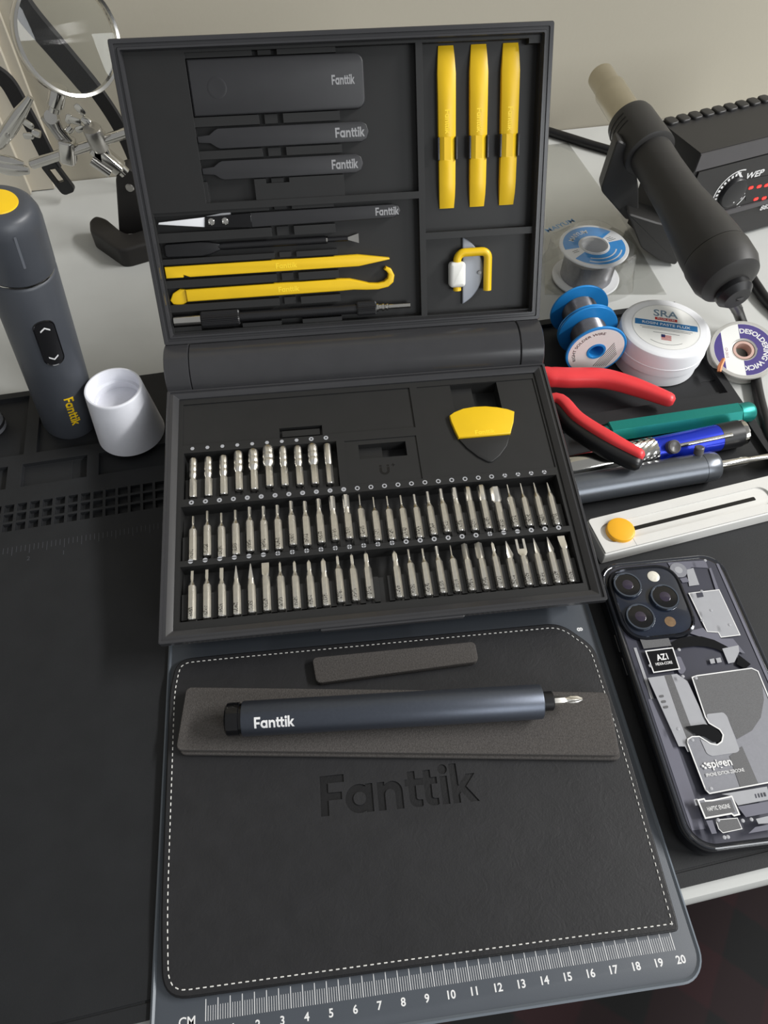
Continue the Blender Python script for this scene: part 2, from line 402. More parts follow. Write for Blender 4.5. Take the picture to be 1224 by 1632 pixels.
obj('raised_rim', mb, mat('slate_rim', (98, 105, 113), 0.42, var=0.03, scale=40), gm)
mb = MB(); zt = 0.00152
for k in range(201):
    x = k * mm; y1 = 0.0 if k % 5 == 0 else -0.0024
    hw = 0.00016 if k % 5 == 0 else 0.00009
    mb.box(x - hw, x + hw, -0.0076, y1, zt, zt + 0.00006)
tag(obj('ruler_ticks', mb, M_PRINT, gm, smooth=0), kind='stuff')
for k in range(1, 21):
    text_obj('ruler_number', str(k), 0.0042, M_PRINT, gm, T3(0.01 * k + 0.0012, -0.0112, zt), bold=0.022)
text_obj('ruler_unit', 'CM', 0.0048, M_PRINT, gm, T3(-0.0075, -0.0068, zt), bold=0.012)
p8 = H(924, 1003, 0) - gm.matrix_world.translation
text_obj('side_number', '8', 0.0044, M_PRINT, gm, T3(p8.dot(AU), p8.dot(AW), zt, -math.pi / 2), bold=0.03)

# ------------------------------------------------------------ leather sleeve
ZL = 0.0040
pxs = [(258, 1597), (1082, 1484), (1079, 1466), (1000, 1190), (961, 1072), (947, 1031), (893, 992.5), (340, 1044.5), (282, 1051), (270, 1100), (262, 1300), (256, 1460)]
lp = [H(x, y, 0.003) for x, y in pxs]
LO = H(640, 1320, 0)
lsx = (H(763, 1277, ZL) - H(513, 1302, ZL)).normalized(); lsy = Vector((-lsx.y, lsx.x, 0))
LM = frame(LO, lsx, lsy)
l2 = [((p - LO).dot(lsx), (p - LO).dot(lsy)) for p in lp]
leather_poly = roundpoly(l2, [0.011, 0.008, 0.002, 0.02, 0.01, 0.006, 0.008, 0.005, 0.010, 0.02, 0.02, 0.02], 7)
def leather(name, rgb, rough):
    M = mat(name, rgb, rough, var=0.14, scale=90, spec=0.45, detail=6)
    nt = M.node_tree; b = nt.nodes['Principled BSDF']; tc = [n for n in nt.nodes if n.type == 'TEX_COORD'][0]
    v = nt.nodes.new('ShaderNodeTexVoronoi'); v.feature = 'DISTANCE_TO_EDGE'; v.inputs['Scale'].default_value = 700
    n1 = nt.nodes.new('ShaderNodeTexNoise'); n1.inputs['Scale'].default_value = 130; n1.inputs['Detail'].default_value = 7; n1.inputs['Distortion'].default_value = 2.5
    n2 = nt.nodes.new('ShaderNodeTexNoise'); n2.inputs['Scale'].default_value = 28; n2.inputs['Detail'].default_value = 5
    for q in (v, n1, n2): nt.links.new(tc.outputs['Object'], q.inputs['Vector'])
    a = nt.nodes.new('ShaderNodeMath'); a.operation = 'MULTIPLY_ADD'; a.inputs[1].default_value = 0.9
    vm = nt.nodes.new('ShaderNodeMath'); vm.operation = 'MULTIPLY'; vm.inputs[1].default_value = 0.35; nt.links.new(v.outputs['Distance'], vm.inputs[0])
    nt.links.new(n1.outputs['Fac'], a.inputs[0]); nt.links.new(vm.outputs[0], a.inputs[2])
    bp = nt.nodes.new('ShaderNodeBump'); bp.inputs['Strength'].default_value = 0.2; bp.inputs['Distance'].default_value = 0.0006
    nt.links.new(a.outputs[0], bp.inputs['Height']); nt.links.new(bp.outputs[0], b.inputs['Normal'])
    mr = nt.nodes.new('ShaderNodeMapRange'); mr.inputs['To Min'].default_value = rough - 0.10; mr.inputs['To Max'].default_value = rough + 0.12
    nt.links.new(n2.outputs['Fac'], mr.inputs['Value']); nt.links.new(mr.outputs[0], b.inputs['Roughness'])
    return M
M_LEA = leather('black_leather', (35, 35, 37), 0.48)
M_LEAD = leather('pressed_leather', (20, 20, 22), 0.45)
sleeve = thing('leather_sleeve', 'black leather sleeve with white edge stitching lying on the grey mat', 'sleeve', LM)
mb = MB(); mb.slab(leather_poly, 0.0001, ZL - 0.0006, 0.0008, 0.0006); obj('body', mb, M_LEAD, sleeve)
# cover layer with the pressed lettering cut through it
tl = logo_loops()
xs = [p[0] for l in tl for p in l]; ys = [p[1] for l in tl for p in l]
def loc(px, py, z=ZL):
    p = H(px, py, z) - LO; return Vector((p.dot(lsx), p.dot(lsy)))
a0 = loc(512, 1302); a1 = loc(765, 1276.5); top = loc(509, 1236)
kx_ = (a1.x - a0.x) / (max(xs) - min(xs)); ymin = min(ys); fh = max(p[1] for l in tl for p in l) - ymin
ky_ = (loc(752, 1213).y - loc(757, 1277).y) / fh
tl = [[(a0.x + (p[0] - min(xs)) * kx_, a0.y + (p[1] - ymin) * ky_) for p in l] for l in tl]
cu = bpy.data.curves.new('cover', 'CURVE'); cu.dimensions = '2D'; cu.fill_mode = 'BOTH'; cu.extrude = 0.0003
for l in [leather_poly_i for leather_poly_i in [inset(leather_poly, 0.0009)]] + tl:
    sp = cu.splines.new('POLY'); sp.points.add(len(l) - 1); sp.use_cyclic_u = True
    for q, p in zip(sp.points, l): q.co = (p[0], p[1], 0, 1)
to = bpy.data.objects.new('cover', cu); COL.objects.link(to)
me = bpy.data.meshes.new_from_object(to.evaluated_get(bpy.context.evaluated_depsgraph_get())); bpy.data.objects.remove(to)
me.materials.clear(); me.materials.append(M_LEA); me.name = 'cover'
co = bpy.data.objects.new('cover', me); COL.objects.link(co); co.parent = sleeve; co.location = (0, 0, ZL - 0.0003)
# stitches
path = inset(leather_poly, 0.0030); pts = [Vector(p) for p in path]; pts.append(pts[0])
acc = 0; step = 0.0029; mb = MB()
for a, b in zip(pts, pts[1:]):
    L = (b - a).length
    if L < 1e-7: continue
    d = (b - a) / L; s = step - acc if acc else 0
    while s < L:
        c = a + d * s; nrm = Vector((-d.y, d.x)); rr = 0.00026
        r1 = []
        for (q, k, h) in ((-0.00085, 0.4, 0), (-0.0006, 1, 0.00025), (0.0006, 1, 0.00025), (0.00085, 0.4, 0)):
            r1.append([tuple(c + d * q + nrm * rr * k * math.cos(t)) + (ZL - 0.0001 + h + rr * k * math.sin(t),) for t in [i * math.pi / 3 for i in range(6)]])
        mb.loft(r1); s += step
    acc = (L - s + step) % step
tag(obj('stitching', mb, mat('white_thread', (215, 214, 210), 0.8), sleeve), kind='stuff')

# ------------------------------------------------------------ foam pads
M_FOAM = mat('charcoal_foam', (78, 75, 73), 0.95, var=0.28, scale=1400, bump=0.7, bscale=1800, spec=0.2)
def foam(name, label, px, z0, z1, layers, off=(0, 0)):
    P = [H(x, y, z1) for x, y in px]; O = sum(P, Vector()) / 4; O.z = z0
    u = (P[1] - P[0]).normalized(); M = frame(O, u, Vector((-u.y, u.x, 0)))
    th = thing(name, label, 'foam pad', M)
    h = (z1 - z0) / layers
    for k in range(layers):
        po = [((p - O).dot(Vector(M.col[0][:3])) + off[0] * (layers - 1 - k), (p - O).dot(Vector(M.col[1][:3])) + off[1] * (layers - 1 - k)) for p in P]
        mb = MB(); mb.slab(roundpoly(po, 0.003), k * h + 0.00004, (k + 1) * h - 0.00004, 0.0005, 0.0004)
        obj('foam_layer', mb, M_FOAM, th)
foam('foam_pad', 'long dark grey foam strip under the blue grey pen on leather sleeve', [(280, 1195), (988, 1204), (968, 1103), (297, 1095)], ZL + 0.0003, ZL + 0.0055, 2, (0.0012, -0.0012))
foam('foam_pad', 'short dark grey foam strip lying near upper edge of leather sleeve', [(504, 1089), (763, 1054), (757, 1022), (497, 1048)], ZL + 0.0003, ZL + 0.0040, 1)

# ------------------------------------------------------------ pen screwdriver
RP = 0.0084; ZP = ZL + 0.0055 + RP
A_ = H(361, 1147, ZP); B_ = H(862, 1118, ZP); ax = (B_ - A_).normalized()
up = (CAM_O - (A_ + B_) / 2); up = (up - ax * up.dot(ax)).normalized()
PM = frame(A_, ax, up.cross(ax)); PM_up = Vector(PM.col[2][:3])
def al(px, py): return (H(px, py, ZP) - A_).dot(ax)
pen = thing('pen_screwdriver', 'blue grey electric pen screwdriver lying on the long foam strip', 'screwdriver', PM)
x1 = al(387, 1146); x2 = al(862, 1118); x3 = al(881, 1117); x4 = al(928, 1115)
M_PEN = mat('blue_anodised', (82, 87, 97), 0.38, metal=0.7, var=0.05, scale=700, bump=0.05, bscale=3000)
mb = MB(); mb.lathe([(RP * .95, x1), (RP, x1 + 0.0006), (RP, x2 - 0.0006), (RP * .96, x2)], 48, ax=(1, 0, 0)); obj('barrel', mb, M_PEN, pen)
mb = MB(); mb.lathe([(RP * .80, -0.0002), (RP * .93, 0.0007), (RP * .95, 0.002), (RP * .95, x1 - 0.0015), (RP * .88, x1 - 0.0012), (RP * .88, x1)], 48, ax=(1, 0, 0)); obj('end_cap', mb, M_GLOSSB, pen)
mb = MB(); mb.lathe([(RP * .56, x2), (RP * .56, x3 - 0.0006), (RP * .50, x3)], 32, ax=(1, 0, 0)); obj('collar', mb, M_BLACK, pen)
Lb = x4 - x3
mb = MB()
def ngon(n, r, k=24, rot=0.0):
    out = []
    for i in range(k):
        t = 2 * math.pi * i / k; q = ((t - rot) % (2 * math.pi / n)) - math.pi / n; rr = r / math.cos(q); out.append((rr * math.cos(t), rr * math.sin(t)))
    return out
def circ(r, k=24): return [(r * math.cos(2 * math.pi * i / k), r * math.sin(2 * math.pi * i / k)) for i in range(k)]
def lobes(n, r, d, k=24, rot=0.0): return [(r * (1 - d + d * math.cos(n * (2 * math.pi * i / k - rot))) * math.cos(2 * math.pi * i / k), r * (1 - d + d * math.cos(n * (2 * math.pi * i / k - rot))) * math.sin(2 * math.pi * i / k)) for i in range(k)]
def rectp(w, h, k=24):
    q = [(w, 0), (w, h / 3), (w, 2 * h / 3), (w, h), (2 * w / 3, h), (w / 3, h)]
    q2 = [(0, h)] + [(-x, y) for x, y in reversed(q[1:])]
    return q + q2 + [(-x, -y) for x, y in q] + [(-x, -y) for x, y in q2]
def sec(pts, h): return [(h, a, b) for a, b in pts]
mb.loft([sec(ngon(6, .002), x3 - 0.0005), sec(ngon(6, .002), x3 + Lb * .34), sec(circ(.0016), x3 + Lb * .42), sec(circ(.0016), x3 + Lb * .48), sec(lobes(4, .0021, .18), x3 + Lb * .60), sec(lobes(4, .0019, .2), x3 + Lb * .84), sec(lobes(4, .0006, .1), x3 + Lb)])
obj('bit', mb, M_BIT, pen)
rr = RP + 0.00004
tc_ = al(440, 1151); toff = -((H(440, 1151, ZP) - H(440, 1142.5, ZP)).length) * 0.9
def wrap(x, y, z): q = (y + toff) / rr; return (tc_ + x, rr * math.sin(q), rr * math.cos(q))
text_obj('lettering', 'Fanttik', 0.0075, M_PRINT, pen, width=al(472, 1148) - al(409, 1152), bold=0.02, ext=0.0, warp=wrap)

# ------------------------------------------------------------ the tool case
CT = Vector((-0.113364, 0.148448, 0.025)); CL = Vector((-0.135203, 0.329478, 0.059086))
CW, TLN, LLN = 234.0, 159.0, 157.3
YC, TT_, LT_ = 0.1223021, 0.1283331, 1.0766079
CU = Vector((math.cos(YC), math.sin(YC), 0)); CWV = Vector((-math.sin(YC), math.cos(YC), 0)); ZZ = Vector((0, 0, 1))
TD = CWV * math.cos(TT_) + ZZ * math.sin(TT_); LD = CWV * math.cos(LT_) + ZZ * math.sin(LT_)
MT = frame(CT, CU, TD); ML = frame(CL, CU, LD)
CO = Vector((CT.x, CT.y, 0.0)); CM = frame(CO, CU, CWV)
case = thing('tool_case', 'open black plastic tool case with bit tray and upright lid', 'tool case', CM)
CI = CM.inverted()
S = Matrix.Scale(mm, 4)
def rr_ring(il, ir, jf, jb, n, r, W=CW, L=TLN): return [(x, y, n) for x, y in rrect(il, W - ir, jf, L - jb, r, 4)]
def scaled(mb): mb.v = [(a * mm, b * mm, c * mm) for a, b, c in mb.v]; return mb
# tray shell
mb = MB()
mb.loft([rr_ring(8, 8, 14, 3, -26.2, 3), rr_ring(7, 7, 13, 2, -25.4, 3), rr_ring(2, 2, 5, .5, -5, 2), rr_ring(0, 0, 0, 0, -4, 1.2), rr_ring(0, 0, 0, 0, -.4, 1.2), rr_ring(.35, .35, .35, .35, 0, 1), rr_ring(1.5, 1.5, 1.5, 1.5, 0, .6), rr_ring(1.6, 1.6, 1.6, 1.6, -1, .6), rr_ring(3.5, 3.5, 3.7, 2.6, -1, .5), rr_ring(6.6, 6.6, 7.2, 4.6, -3.2, .4), rr_ring(6.6, 6.6, 7.2, 4.6, -5, .4)], True, False)
tray = obj('tray', scaled(mb), M_CASE, case, smooth=25, matrix=CI @ MT)
mb = MB(); mb.slab(rrect(82, 157, -1.2, 1.4, .5, 3), -3.6, -1.2, .3); obj('finger_tab', scaled(mb), M_CASE, tray)
# tray insert with all pockets
R = []
R += [(9, 147.5, 121, 150.6, -4.8), (66, 91.6, 120.6, 128.4, -8), (67.6, 90, 122.4, 126.6, -5.6)]
R += [(104, 147, 85, 115, -4.6), (112, 140.2, 102, 112, -9), (126, 140.2, 102, 112, -13), (152, 225.8, 85, 150.4, -4.6), (173, 202.4, 126, 150.2, -9), (187, 202.4, 126, 150.2, -15)]
R += [(10, 99.2, 84.7, 115.6, -15), (9, 225, 46.6, 80, -15), (9.3, 224.6, 12, 43.2, -15)]
ROW1 = [15.1 + 8.72 * i for i in range(10)]; ROW2 = [15.4 + 7.83 * i for i in range(27)]; ROW3 = [15.4 + 7.84 * i for i in range(27)]
R += [(10.8, 98.4, 85.8, 98.6, -6.4), (9.8, 224.2, 47.8, 62, -6.4), (10, 224, 13.6, 28, -6.4)]
for u in ROW1: R.append((u - 2.5, u + 2.5, 84.7, 98.6, -8.1))
for u in ROW2: R.append((u - 2.5, u + 2.5, 46.6, 62, -8.1))
for u in ROW3: R.append((u - 2.5, u + 2.5, 12, 28, -8.1))
mb = heightfield(6.6, CW - 6.6, 7.2, TLN - 4.6, -4, R, -20)
bev(obj('bit_rack', scaled(mb), M_CASED, tray, smooth=0), 0.00032)
mb = MB(); U, V_ = 125.8, 93.6       # magnet symbol
for t in range(12):
    a0_ = math.pi + math.pi * t / 12; a1_ = math.pi + math.pi * (t + 1) / 12
    q = [(U + r * math.cos(a), V_ - .6 + r * math.sin(a)) for a, r in ((a0_, 1.5), (a1_, 1.5), (a1_, 2.9), (a0_, 2.9))]
    mb.add([(x, y, -4.55) for x, y in q], [(0, 1, 2, 3)])
mb.box(U - 2.9, U - 1.5, V_ - .6, V_ + 1.6, -4.6, -4.55).box(U + 1.5, U + 2.9, V_ - .6, V_ + 1.6, -4.6, -4.55).box(U - 2.9, U - 1.5, V_ + 2.1, V_ + 3.2, -4.6, -4.55).box(U + 1.5, U + 2.9, V_ + 2.1, V_ + 3.2, -4.6, -4.55).box(U + 4.2, U + 6.4, V_ + 2.5, V_ + 3, -4.6, -4.55).box(U + 5.05, U + 5.55, V_ + 1.7, V_ + 3.8, -4.6, -4.55)
obj('magnet_symbol', scaled(mb), M_GLOSSB, tray, smooth=0)
# printed marks above the bits
def annulus(mb, r0, r1, n=18, z=0.0):
    for i in range(n):
        a, b = 2 * math.pi * i / n, 2 * math.pi * (i + 1) / n
        mb.add([(r0 * math.cos(a), r0 * math.sin(a), z), (r1 * math.cos(a), r1 * math.sin(a), z), (r1 * math.cos(b), r1 * math.sin(b), z), (r0 * math.cos(b), r0 * math.sin(b), z)], [(0, 1, 2, 3)])
def disc(mb, pts, z=0.0): mb.add([(x, y, z) for x, y in pts], [tuple(range(len(pts)))])
def ring_hole(hole, r1=1.25, k=24):
    mb = MB(); o = circ(r1, k); h = hole
    for i in range(k):
        j = (i + 1) % k; mb.add([(h[i][0], h[i][1], 0), (o[i][0], o[i][1], 0), (o[j][0], o[j][1], 0), (h[j][0], h[j][1], 0)], [(0, 1, 2, 3)])
    return mb
mk = {}
m_ = MB(); disc(m_, ngon(6, .95, 12)); mk['dot'] = m_
mk['torx'] = ring_hole(lobes(6, .55, .12)); annulus(mk['torx'], .001, .25, 8)
mk['hex'] = ring_hole(ngon(6, .66)); mk['hexs'] = ring_hole(ngon(6, .46))
mk['minus'] = MB()
for sg in (1, -1): disc(mk['minus'], [(1.2 * math.cos(t), sg * max(.22, 1.2 * math.sin(t))) for t in [math.radians(10 + 16 * i) for i in range(11)]])
mk['plus'] = MB()
for q in range(4): disc(mk['plus'], [(c_ * math.cos(q * math.pi / 2) - s_ * math.sin(q * math.pi / 2), c_ * math.sin(q * math.pi / 2) + s_ * math.cos(q * math.pi / 2)) for c_, s_ in [(.2, .2)] + [(max(.2, 1.2 * math.cos(t)), max(.2, 1.2 * math.sin(t))) for t in [math.radians(10 + 14 * i) for i in range(6)]]])
mk['star'] = ring_hole(lobes(5, .75, .2)); mk['square'] = ring_hole(ngon(4, .55)); mk['tri'] = ring_hole(ngon(3, .42, 24, -math.pi / 2 + math.pi / 3))
mk['wye'] = MB()
for q in range(3): disc(mk['wye'], [(1.2 * math.cos(t), 1.2 * math.sin(t)) for t in [math.radians(100 + 120 * q + 20 * i) for i in range(6)]] + [(.25 * math.cos(math.radians(150 + 120 * q)), .25 * math.sin(math.radians(150 + 120 * q)))])
mdata = {}
for k, v in mk.items():
    scaled(v); me = bpy.data.meshes.new('mark_' + k); me.from_pydata(v.v, [], v.f); me.update(); me.materials.append(M_PRINTG); mdata[k] = me
def mark(kind, u, v):
    o = bpy.data.objects.new('printed_mark', mdata[kind]); COL.objects.link(o); o.parent = tray; o.location = (u * mm, v * mm, -3.96 * mm); o.scale = (1.12, 1.12, 1)
for u in ROW1: mark('dot' if u < 82 else 'hexs', u - .2, 118.5)
for i, u in enumerate(ROW2): mark('torx' if 3 < i < 12 else 'hexs' if i < 4 else 'hex' if i < 23 else 'wye', u - .6, 82.4)
for i, u in enumerate(ROW3): mark('minus' if i < 6 else 'plus' if i < 15 or i == 21 else 'star' if i < 19 else 'square' if i < 21 else 'minus' if i < 24 else 'tri', u - .6, 46.05)

# lid shell
mb = MB()
rl = lambda il, n, r: rr_ring(il, il, il, il, n, r, CW, LLN)
mb.loft([rl(5, -20, 3), rl(3.5, -19, 3), rl(.6, -6, 1.5), rl(0, -4, 1.2), rl(0, -.4, 1.2), rl(.35, 0, 1), rl(2.2, 0, .8), rl(2.3, -.9, .8), rl(3.6, -.9, .8), rl(4.0, 0, .8), rl(5.0, 0, .8), rl(5.6, -4, .8), rl(5.6, -5, .8)], True, False)
lid = obj('lid', scaled(mb), M_CASE, case, smooth=25, matrix=CI @ ML)
FL, BK = -10.5, -5.5
R = [(37, 159.3, 77.8, 150.4, FL), (6.5, 159.3, 6.6, 74, FL), (163, 228, 54.9, 147.9, FL), (163, 221.5, 54.9, 150.3, FL), (163, 228, 6.4, 51, FL)]
for a, b in ((147.9, 150.4), (116, 120.6), (100, 104.2)): R.append((37, 116.4, a, b, BK))
R += [(37, 116.4, 77.8, 88.8, BK), (39, 65.4, 78, 88.8, FL)]
for a, b in ((120.6, 116), (104.2, 100), (150.4, 148), (88.8, 86.4)): R.append((72, 85.2, min(a, b), max(a, b), FL)); R.append((75, 82, min(a, b), max(a, b) , FL + 3.4))
for a, b in ((72.2, 74), (58, 63), (45.8, 48.8), (32.4, 36.8), (18.4, 22.6)):
    R.append((6.5, 109.5, a, b, BK))
    R.append((72, 85.2, a, b, FL)); R.append((75, 82, a, b, FL + 2.6))
R += [(6.5, 22.9, 6.6, 9.4, BK), (48, 109.5, 6.6, 9.2, BK), (72, 85, 6.6, 9.2, FL)]
mb = heightfield(5.6, CW - 5.6, 5.6, LLN - 5.6, -4, R, -16)
bev(obj('tool_insert', scaled(mb), M_CASED, lid, smooth=0), 0.0003)
for uc in (176.8, 195.0, 212.9):
    for s in (-1, 1):
        mb = MB(); mb.slab(rrect(uc + s * 5.2 - .55, uc + s * 5.2 + .55, 93.2, 105, .4, 3), FL, -5.2, .3); obj('clip', scaled(mb), M_CASE, lid)
# barrel hinge between tray and lid (profile in case frame, y along depth, z up)
yc, zc, Rb = 175.3, 42.5, 18.0
prof = [(yc - 12, 0.2), (yc - 14, 6)]
for i in range(29):
    a = math.radians(205 - 230 * i / 28); prof.append((yc + Rb * math.cos(a), zc + Rb * math.sin(a)))
prof += [(yc + 14, 6), (yc + 12, 0.2)]
capprof = [(yc + Rb * math.cos(2 * math.pi * i / 40), zc + Rb * math.sin(2 * math.pi * i / 40)) for i in range(40)]
def barrel(x0, x1, k=1.0, prof=prof):
    def sc(q): return [(yc + (y - yc) * q, zc + (z - zc) * q if z > 1 else z) for y, z in prof]
    p0 = sc(k); p1 = sc(k - .035)
    mb = MB(); mb.loft([[(x0, y, z) for y, z in p1], [(x0 + .5, y, z) for y, z in p0], [(x1 - .5, y, z) for y, z in p0], [(x1, y, z) for y, z in p1]]); return scaled(mb)
br = obj('hinge_barrel', barrel(15.2, 218.8, .99), M_CASE, case, smooth=40)
obj('end_cap', barrel(0.2, 15, 1, capprof), M_CASE, br, smooth=40)
obj('end_cap', barrel(219, 233.8, 1, capprof), M_CASE, br, smooth=40)

# ------------------------------------------------------------ screwdriver bits in the tray
def bsec(pts, y, dx=0.0): return [(a * mm + dx * mm, y * mm, b * mm) for a, b in pts]
HEX = ngon(6, 2.0, 24, 0.0)
HEXF = ngon(6, 2.0, 36, math.radians(10))
def shank_material():
    M = mat('engraved_nickel', (246, 243, 236), 0.29, metal=1.0, var=0.04, scale=500); nt = M.node_tree; b = nt.nodes['Principled BSDF']
    tc = [n for n in nt.nodes if n.type == 'TEX_COORD'][0]; rp = [n for n in nt.nodes if n.type == 'VALTORGB'][0]
    sx = nt.nodes.new('ShaderNodeSeparateXYZ'); nt.links.new(tc.outputs['Object'], sx.inputs[0])
    def mth(op, a_, b_):
        q = nt.nodes.new('ShaderNodeMath'); q.operation = op
        for i_, v_ in enumerate((a_, b_)):
            if isinstance(v_, (int, float)): q.inputs[i_].default_value = v_
            else: nt.links.new(v_, q.inputs[i_])
        return q.outputs[0]
    nz = nt.nodes.new('ShaderNodeTexNoise'); nz.inputs['Scale'].default_value = 1700; nz.inputs['Detail'].default_value = 1; oi = nt.nodes.new('ShaderNodeObjectInfo')
    va = nt.nodes.new('ShaderNodeVectorMath'); va.operation = 'ADD'; nt.links.new(tc.outputs['Object'], va.inputs[0]); nt.links.new(oi.outputs['Location'], va.inputs[1]); nt.links.new(va.outputs[0], nz.inputs['Vector'])
    m_ = mth('MULTIPLY', mth('MULTIPLY', mth('GREATER_THAN', sx.outputs[1], .0016), mth('LESS_THAN', sx.outputs[1], .0066)), mth('GREATER_THAN', nz.outputs['Fac'], .53))
    m_ = mth('MULTIPLY', m_, mth('LESS_THAN', sx.outputs[0], .0009))
    mx = nt.nodes.new('ShaderNodeMix'); mx.data_type = 'RGBA'; nt.links.new(m_, mx.inputs[0]); nt.links.new(rp.outputs[0], mx.inputs[6]); mx.inputs[7].default_value = (.22, .21, .19, 1)
    nt.links.new(mx.outputs[2], b.inputs['Base Color']); return M
M_SHANK = shank_material()
shank_cache = {}
def shank_mesh(L):
    k = round(L, 1)
    if k not in shank_cache:
        mb = MB(); mb.loft([bsec(circ(1.7, 36), 0), bsec(HEXF, .5), bsec(HEXF, L - .7), bsec(circ(1.95, 36), L)])
        o = obj('shank', mb, M_SHANK, None, 30); shank_cache[k] = o.data; bpy.data.objects.remove(o)
    return shank_cache[k]
def tip_mb(kind, L, r):
    """tip from y=L to y=28"""
    mb = MB(); E = 28.0; c0 = bsec(circ(1.95), L)
    n = min(2.6, (E - L) * .4)
    if r < 1: r = min(1.0, r * 1.22)
    if kind == 'torx': mb.loft([c0, bsec(circ(r), L + n), bsec(circ(r), L + n + 1.0), bsec(lobes(6, r * 1.1, .11), L + n + 1.2), bsec(lobes(6, r * 1.1, .11), E - .2), bsec(lobes(6, r * .9, .1), E)])
    elif kind == 'hex': mb.loft([c0, bsec(circ(r), L + n), bsec(circ(r), L + n + .8), bsec(ngon(6, r * .95), L + n + 1.1), bsec(ngon(6, r * .95), E - .2), bsec(ngon(6, r * .8), E)])
    elif kind == 'hexwide': mb.loft([c0, bsec(ngon(6, r), L + 2), bsec(ngon(6, r), E - .5), bsec(ngon(6, r * .85), E)])
    elif kind == 'slot': mb.loft([c0, bsec(circ(r * 1.05), L + n), bsec(rectp(r, r * .8), L + n + 1.5), bsec(rectp(r * .95, .18), E)])
    elif kind == 'slotv': mb.loft([c0, bsec(circ(r * 1.05), L + n), bsec(rectp(r * .8, r * .9), L + n + 1.2), bsec(rectp(.16, r * .9), E)])
    elif kind == 'wide': mb.loft([c0, bsec(rectp(1.75, 1.6), L + .8), bsec(rectp(1.9, 1.2), L + 2.6), bsec(rectp(r, .35), E - 2.4), bsec(rectp(r, .22), E)])
    elif kind == 'phil': mb.loft([c0, bsec(circ(r), L + n), bsec(lobes(4, r * 1.15, .2, 24, math.pi / 4), L + n + 1.2), bsec(lobes(4, r * 1.05, .2, 24, math.pi / 4), E - 1.6 * r), bsec(lobes(4, .28, .1), E)])
    elif kind == 'wye': mb.loft([c0, bsec(circ(r * 1.25), L + n * .8), bsec(lobes(3, r, .25), L + n + .6), bsec(lobes(3, .3, .1), E)])
    elif kind == 'square': mb.loft([c0, bsec(ngon(4, r), L + n * .8), bsec(ngon(4, r * .92), E - .2), bsec(ngon(4, r * .75), E)])
    elif kind == 'needle': mb.loft([c0, bsec(circ(.55), L + n), bsec(circ(.42), E - .5), bsec(circ(.2), E)])
    elif kind == 'cone': mb.loft([c0, bsec(ngon(3, r * .8), L + 2.5), bsec(ngon(3, .15), E)])
    elif kind == 'fork':
        mb.loft([c0, bsec(rectp(2.6, 1.0), L + 2.0), bsec(rectp(2.7, .8), L + 4.4)])
        for s in (-1, 1): mb.loft([bsec(rectp(.7, .75), L + 4.3, s * 2.0), bsec(rectp(.62, .6), E - .3, s * 2.0), bsec(rectp(.35, .35), E, s * 2.1)])
    return mb
ORD = ['first', 'second', 'third', 'fourth', 'fifth', 'sixth', 'seventh', 'eighth', 'ninth', 'tenth', 'eleventh', 'twelfth', 'thirteenth', 'fourteenth', 'fifteenth', 'sixteenth', 'seventeenth', 'eighteenth', 'nineteenth', 'twentieth', 'twenty-first', 'twenty-second', 'twenty-third', 'twenty-fourth', 'twenty-fifth', 'twenty-sixth', 'twenty-seventh']
def place_bit(name, label, u, v, group, parts):
    o = thing(name, label, 'screwdriver bit', MT @ Matrix.Translation((u * mm, v * mm, -5.98 * mm)), group)
    for nm, data in parts:
        if isinstance(data, MB): obj(nm, data, M_BIT, o, 32)
        else: q = bpy.data.objects.new(nm, data); COL.objects.link(q); q.parent = o
    return o
# row by the hinge: sockets
soc = [(2.35, 14), (2.35, 14), (2.45, 14), (2.75, 14), (3.1, 15), (3.4, 15.5), (2.35, 14.5), (2.45, 14.5), (3.1, 15), (2.15, 15)]
V1 = [86.3, 86.3, 86.5, 88.6, 88.0, 89.2, 88.9, 88.4, 88.2, 87.6]
for i, (r, L) in enumerate(soc):
    a = MB(); a.loft([bsec(circ(1.7, 36), 0), bsec(HEXF, .5), bsec(HEXF, L - 2.4), bsec(circ(1.9, 36), L - 2)])
    b = MB()
    if i == 9: pr = [(1.9, L - 2), (r, L - 1), (r, 26.8), (r * .9, 27.2), (r * .65, 27.2), (r * .65, 24)]
    else:
        pr = [(1.9, L - 2), (r * .8, L - 1.2), (r, L + .2), (r, L + 2.2), (r * .92, L + 2.7), (r * .92, L + 3.4), (r, L + 3.9), (r, L + 6.2), (r * .93, L + 6.7), (r * .93, L + 7.2), (r * .98, L + 7.8), (r * .96, L + 10.8), (r * .8, min(27.4, L + 12)), (r * .62, min(27.4, L + 12)), (r * .6, 24.5)]
    k = 20
    b.loft([bsec(lobes(10, rr_, .03, 40) if rr_ > r * .93 else circ(rr_, 40), h) for rr_, h in pr], True, True)
    place_bit('nut_driver_bit', 'silver nut driver socket bit, %s from the white cup in row beside hinge' % ORD[i], ROW1[i], V1[i], 'socket bits in the row beside the hinge', [('shank', a), ('socket_head', b)])
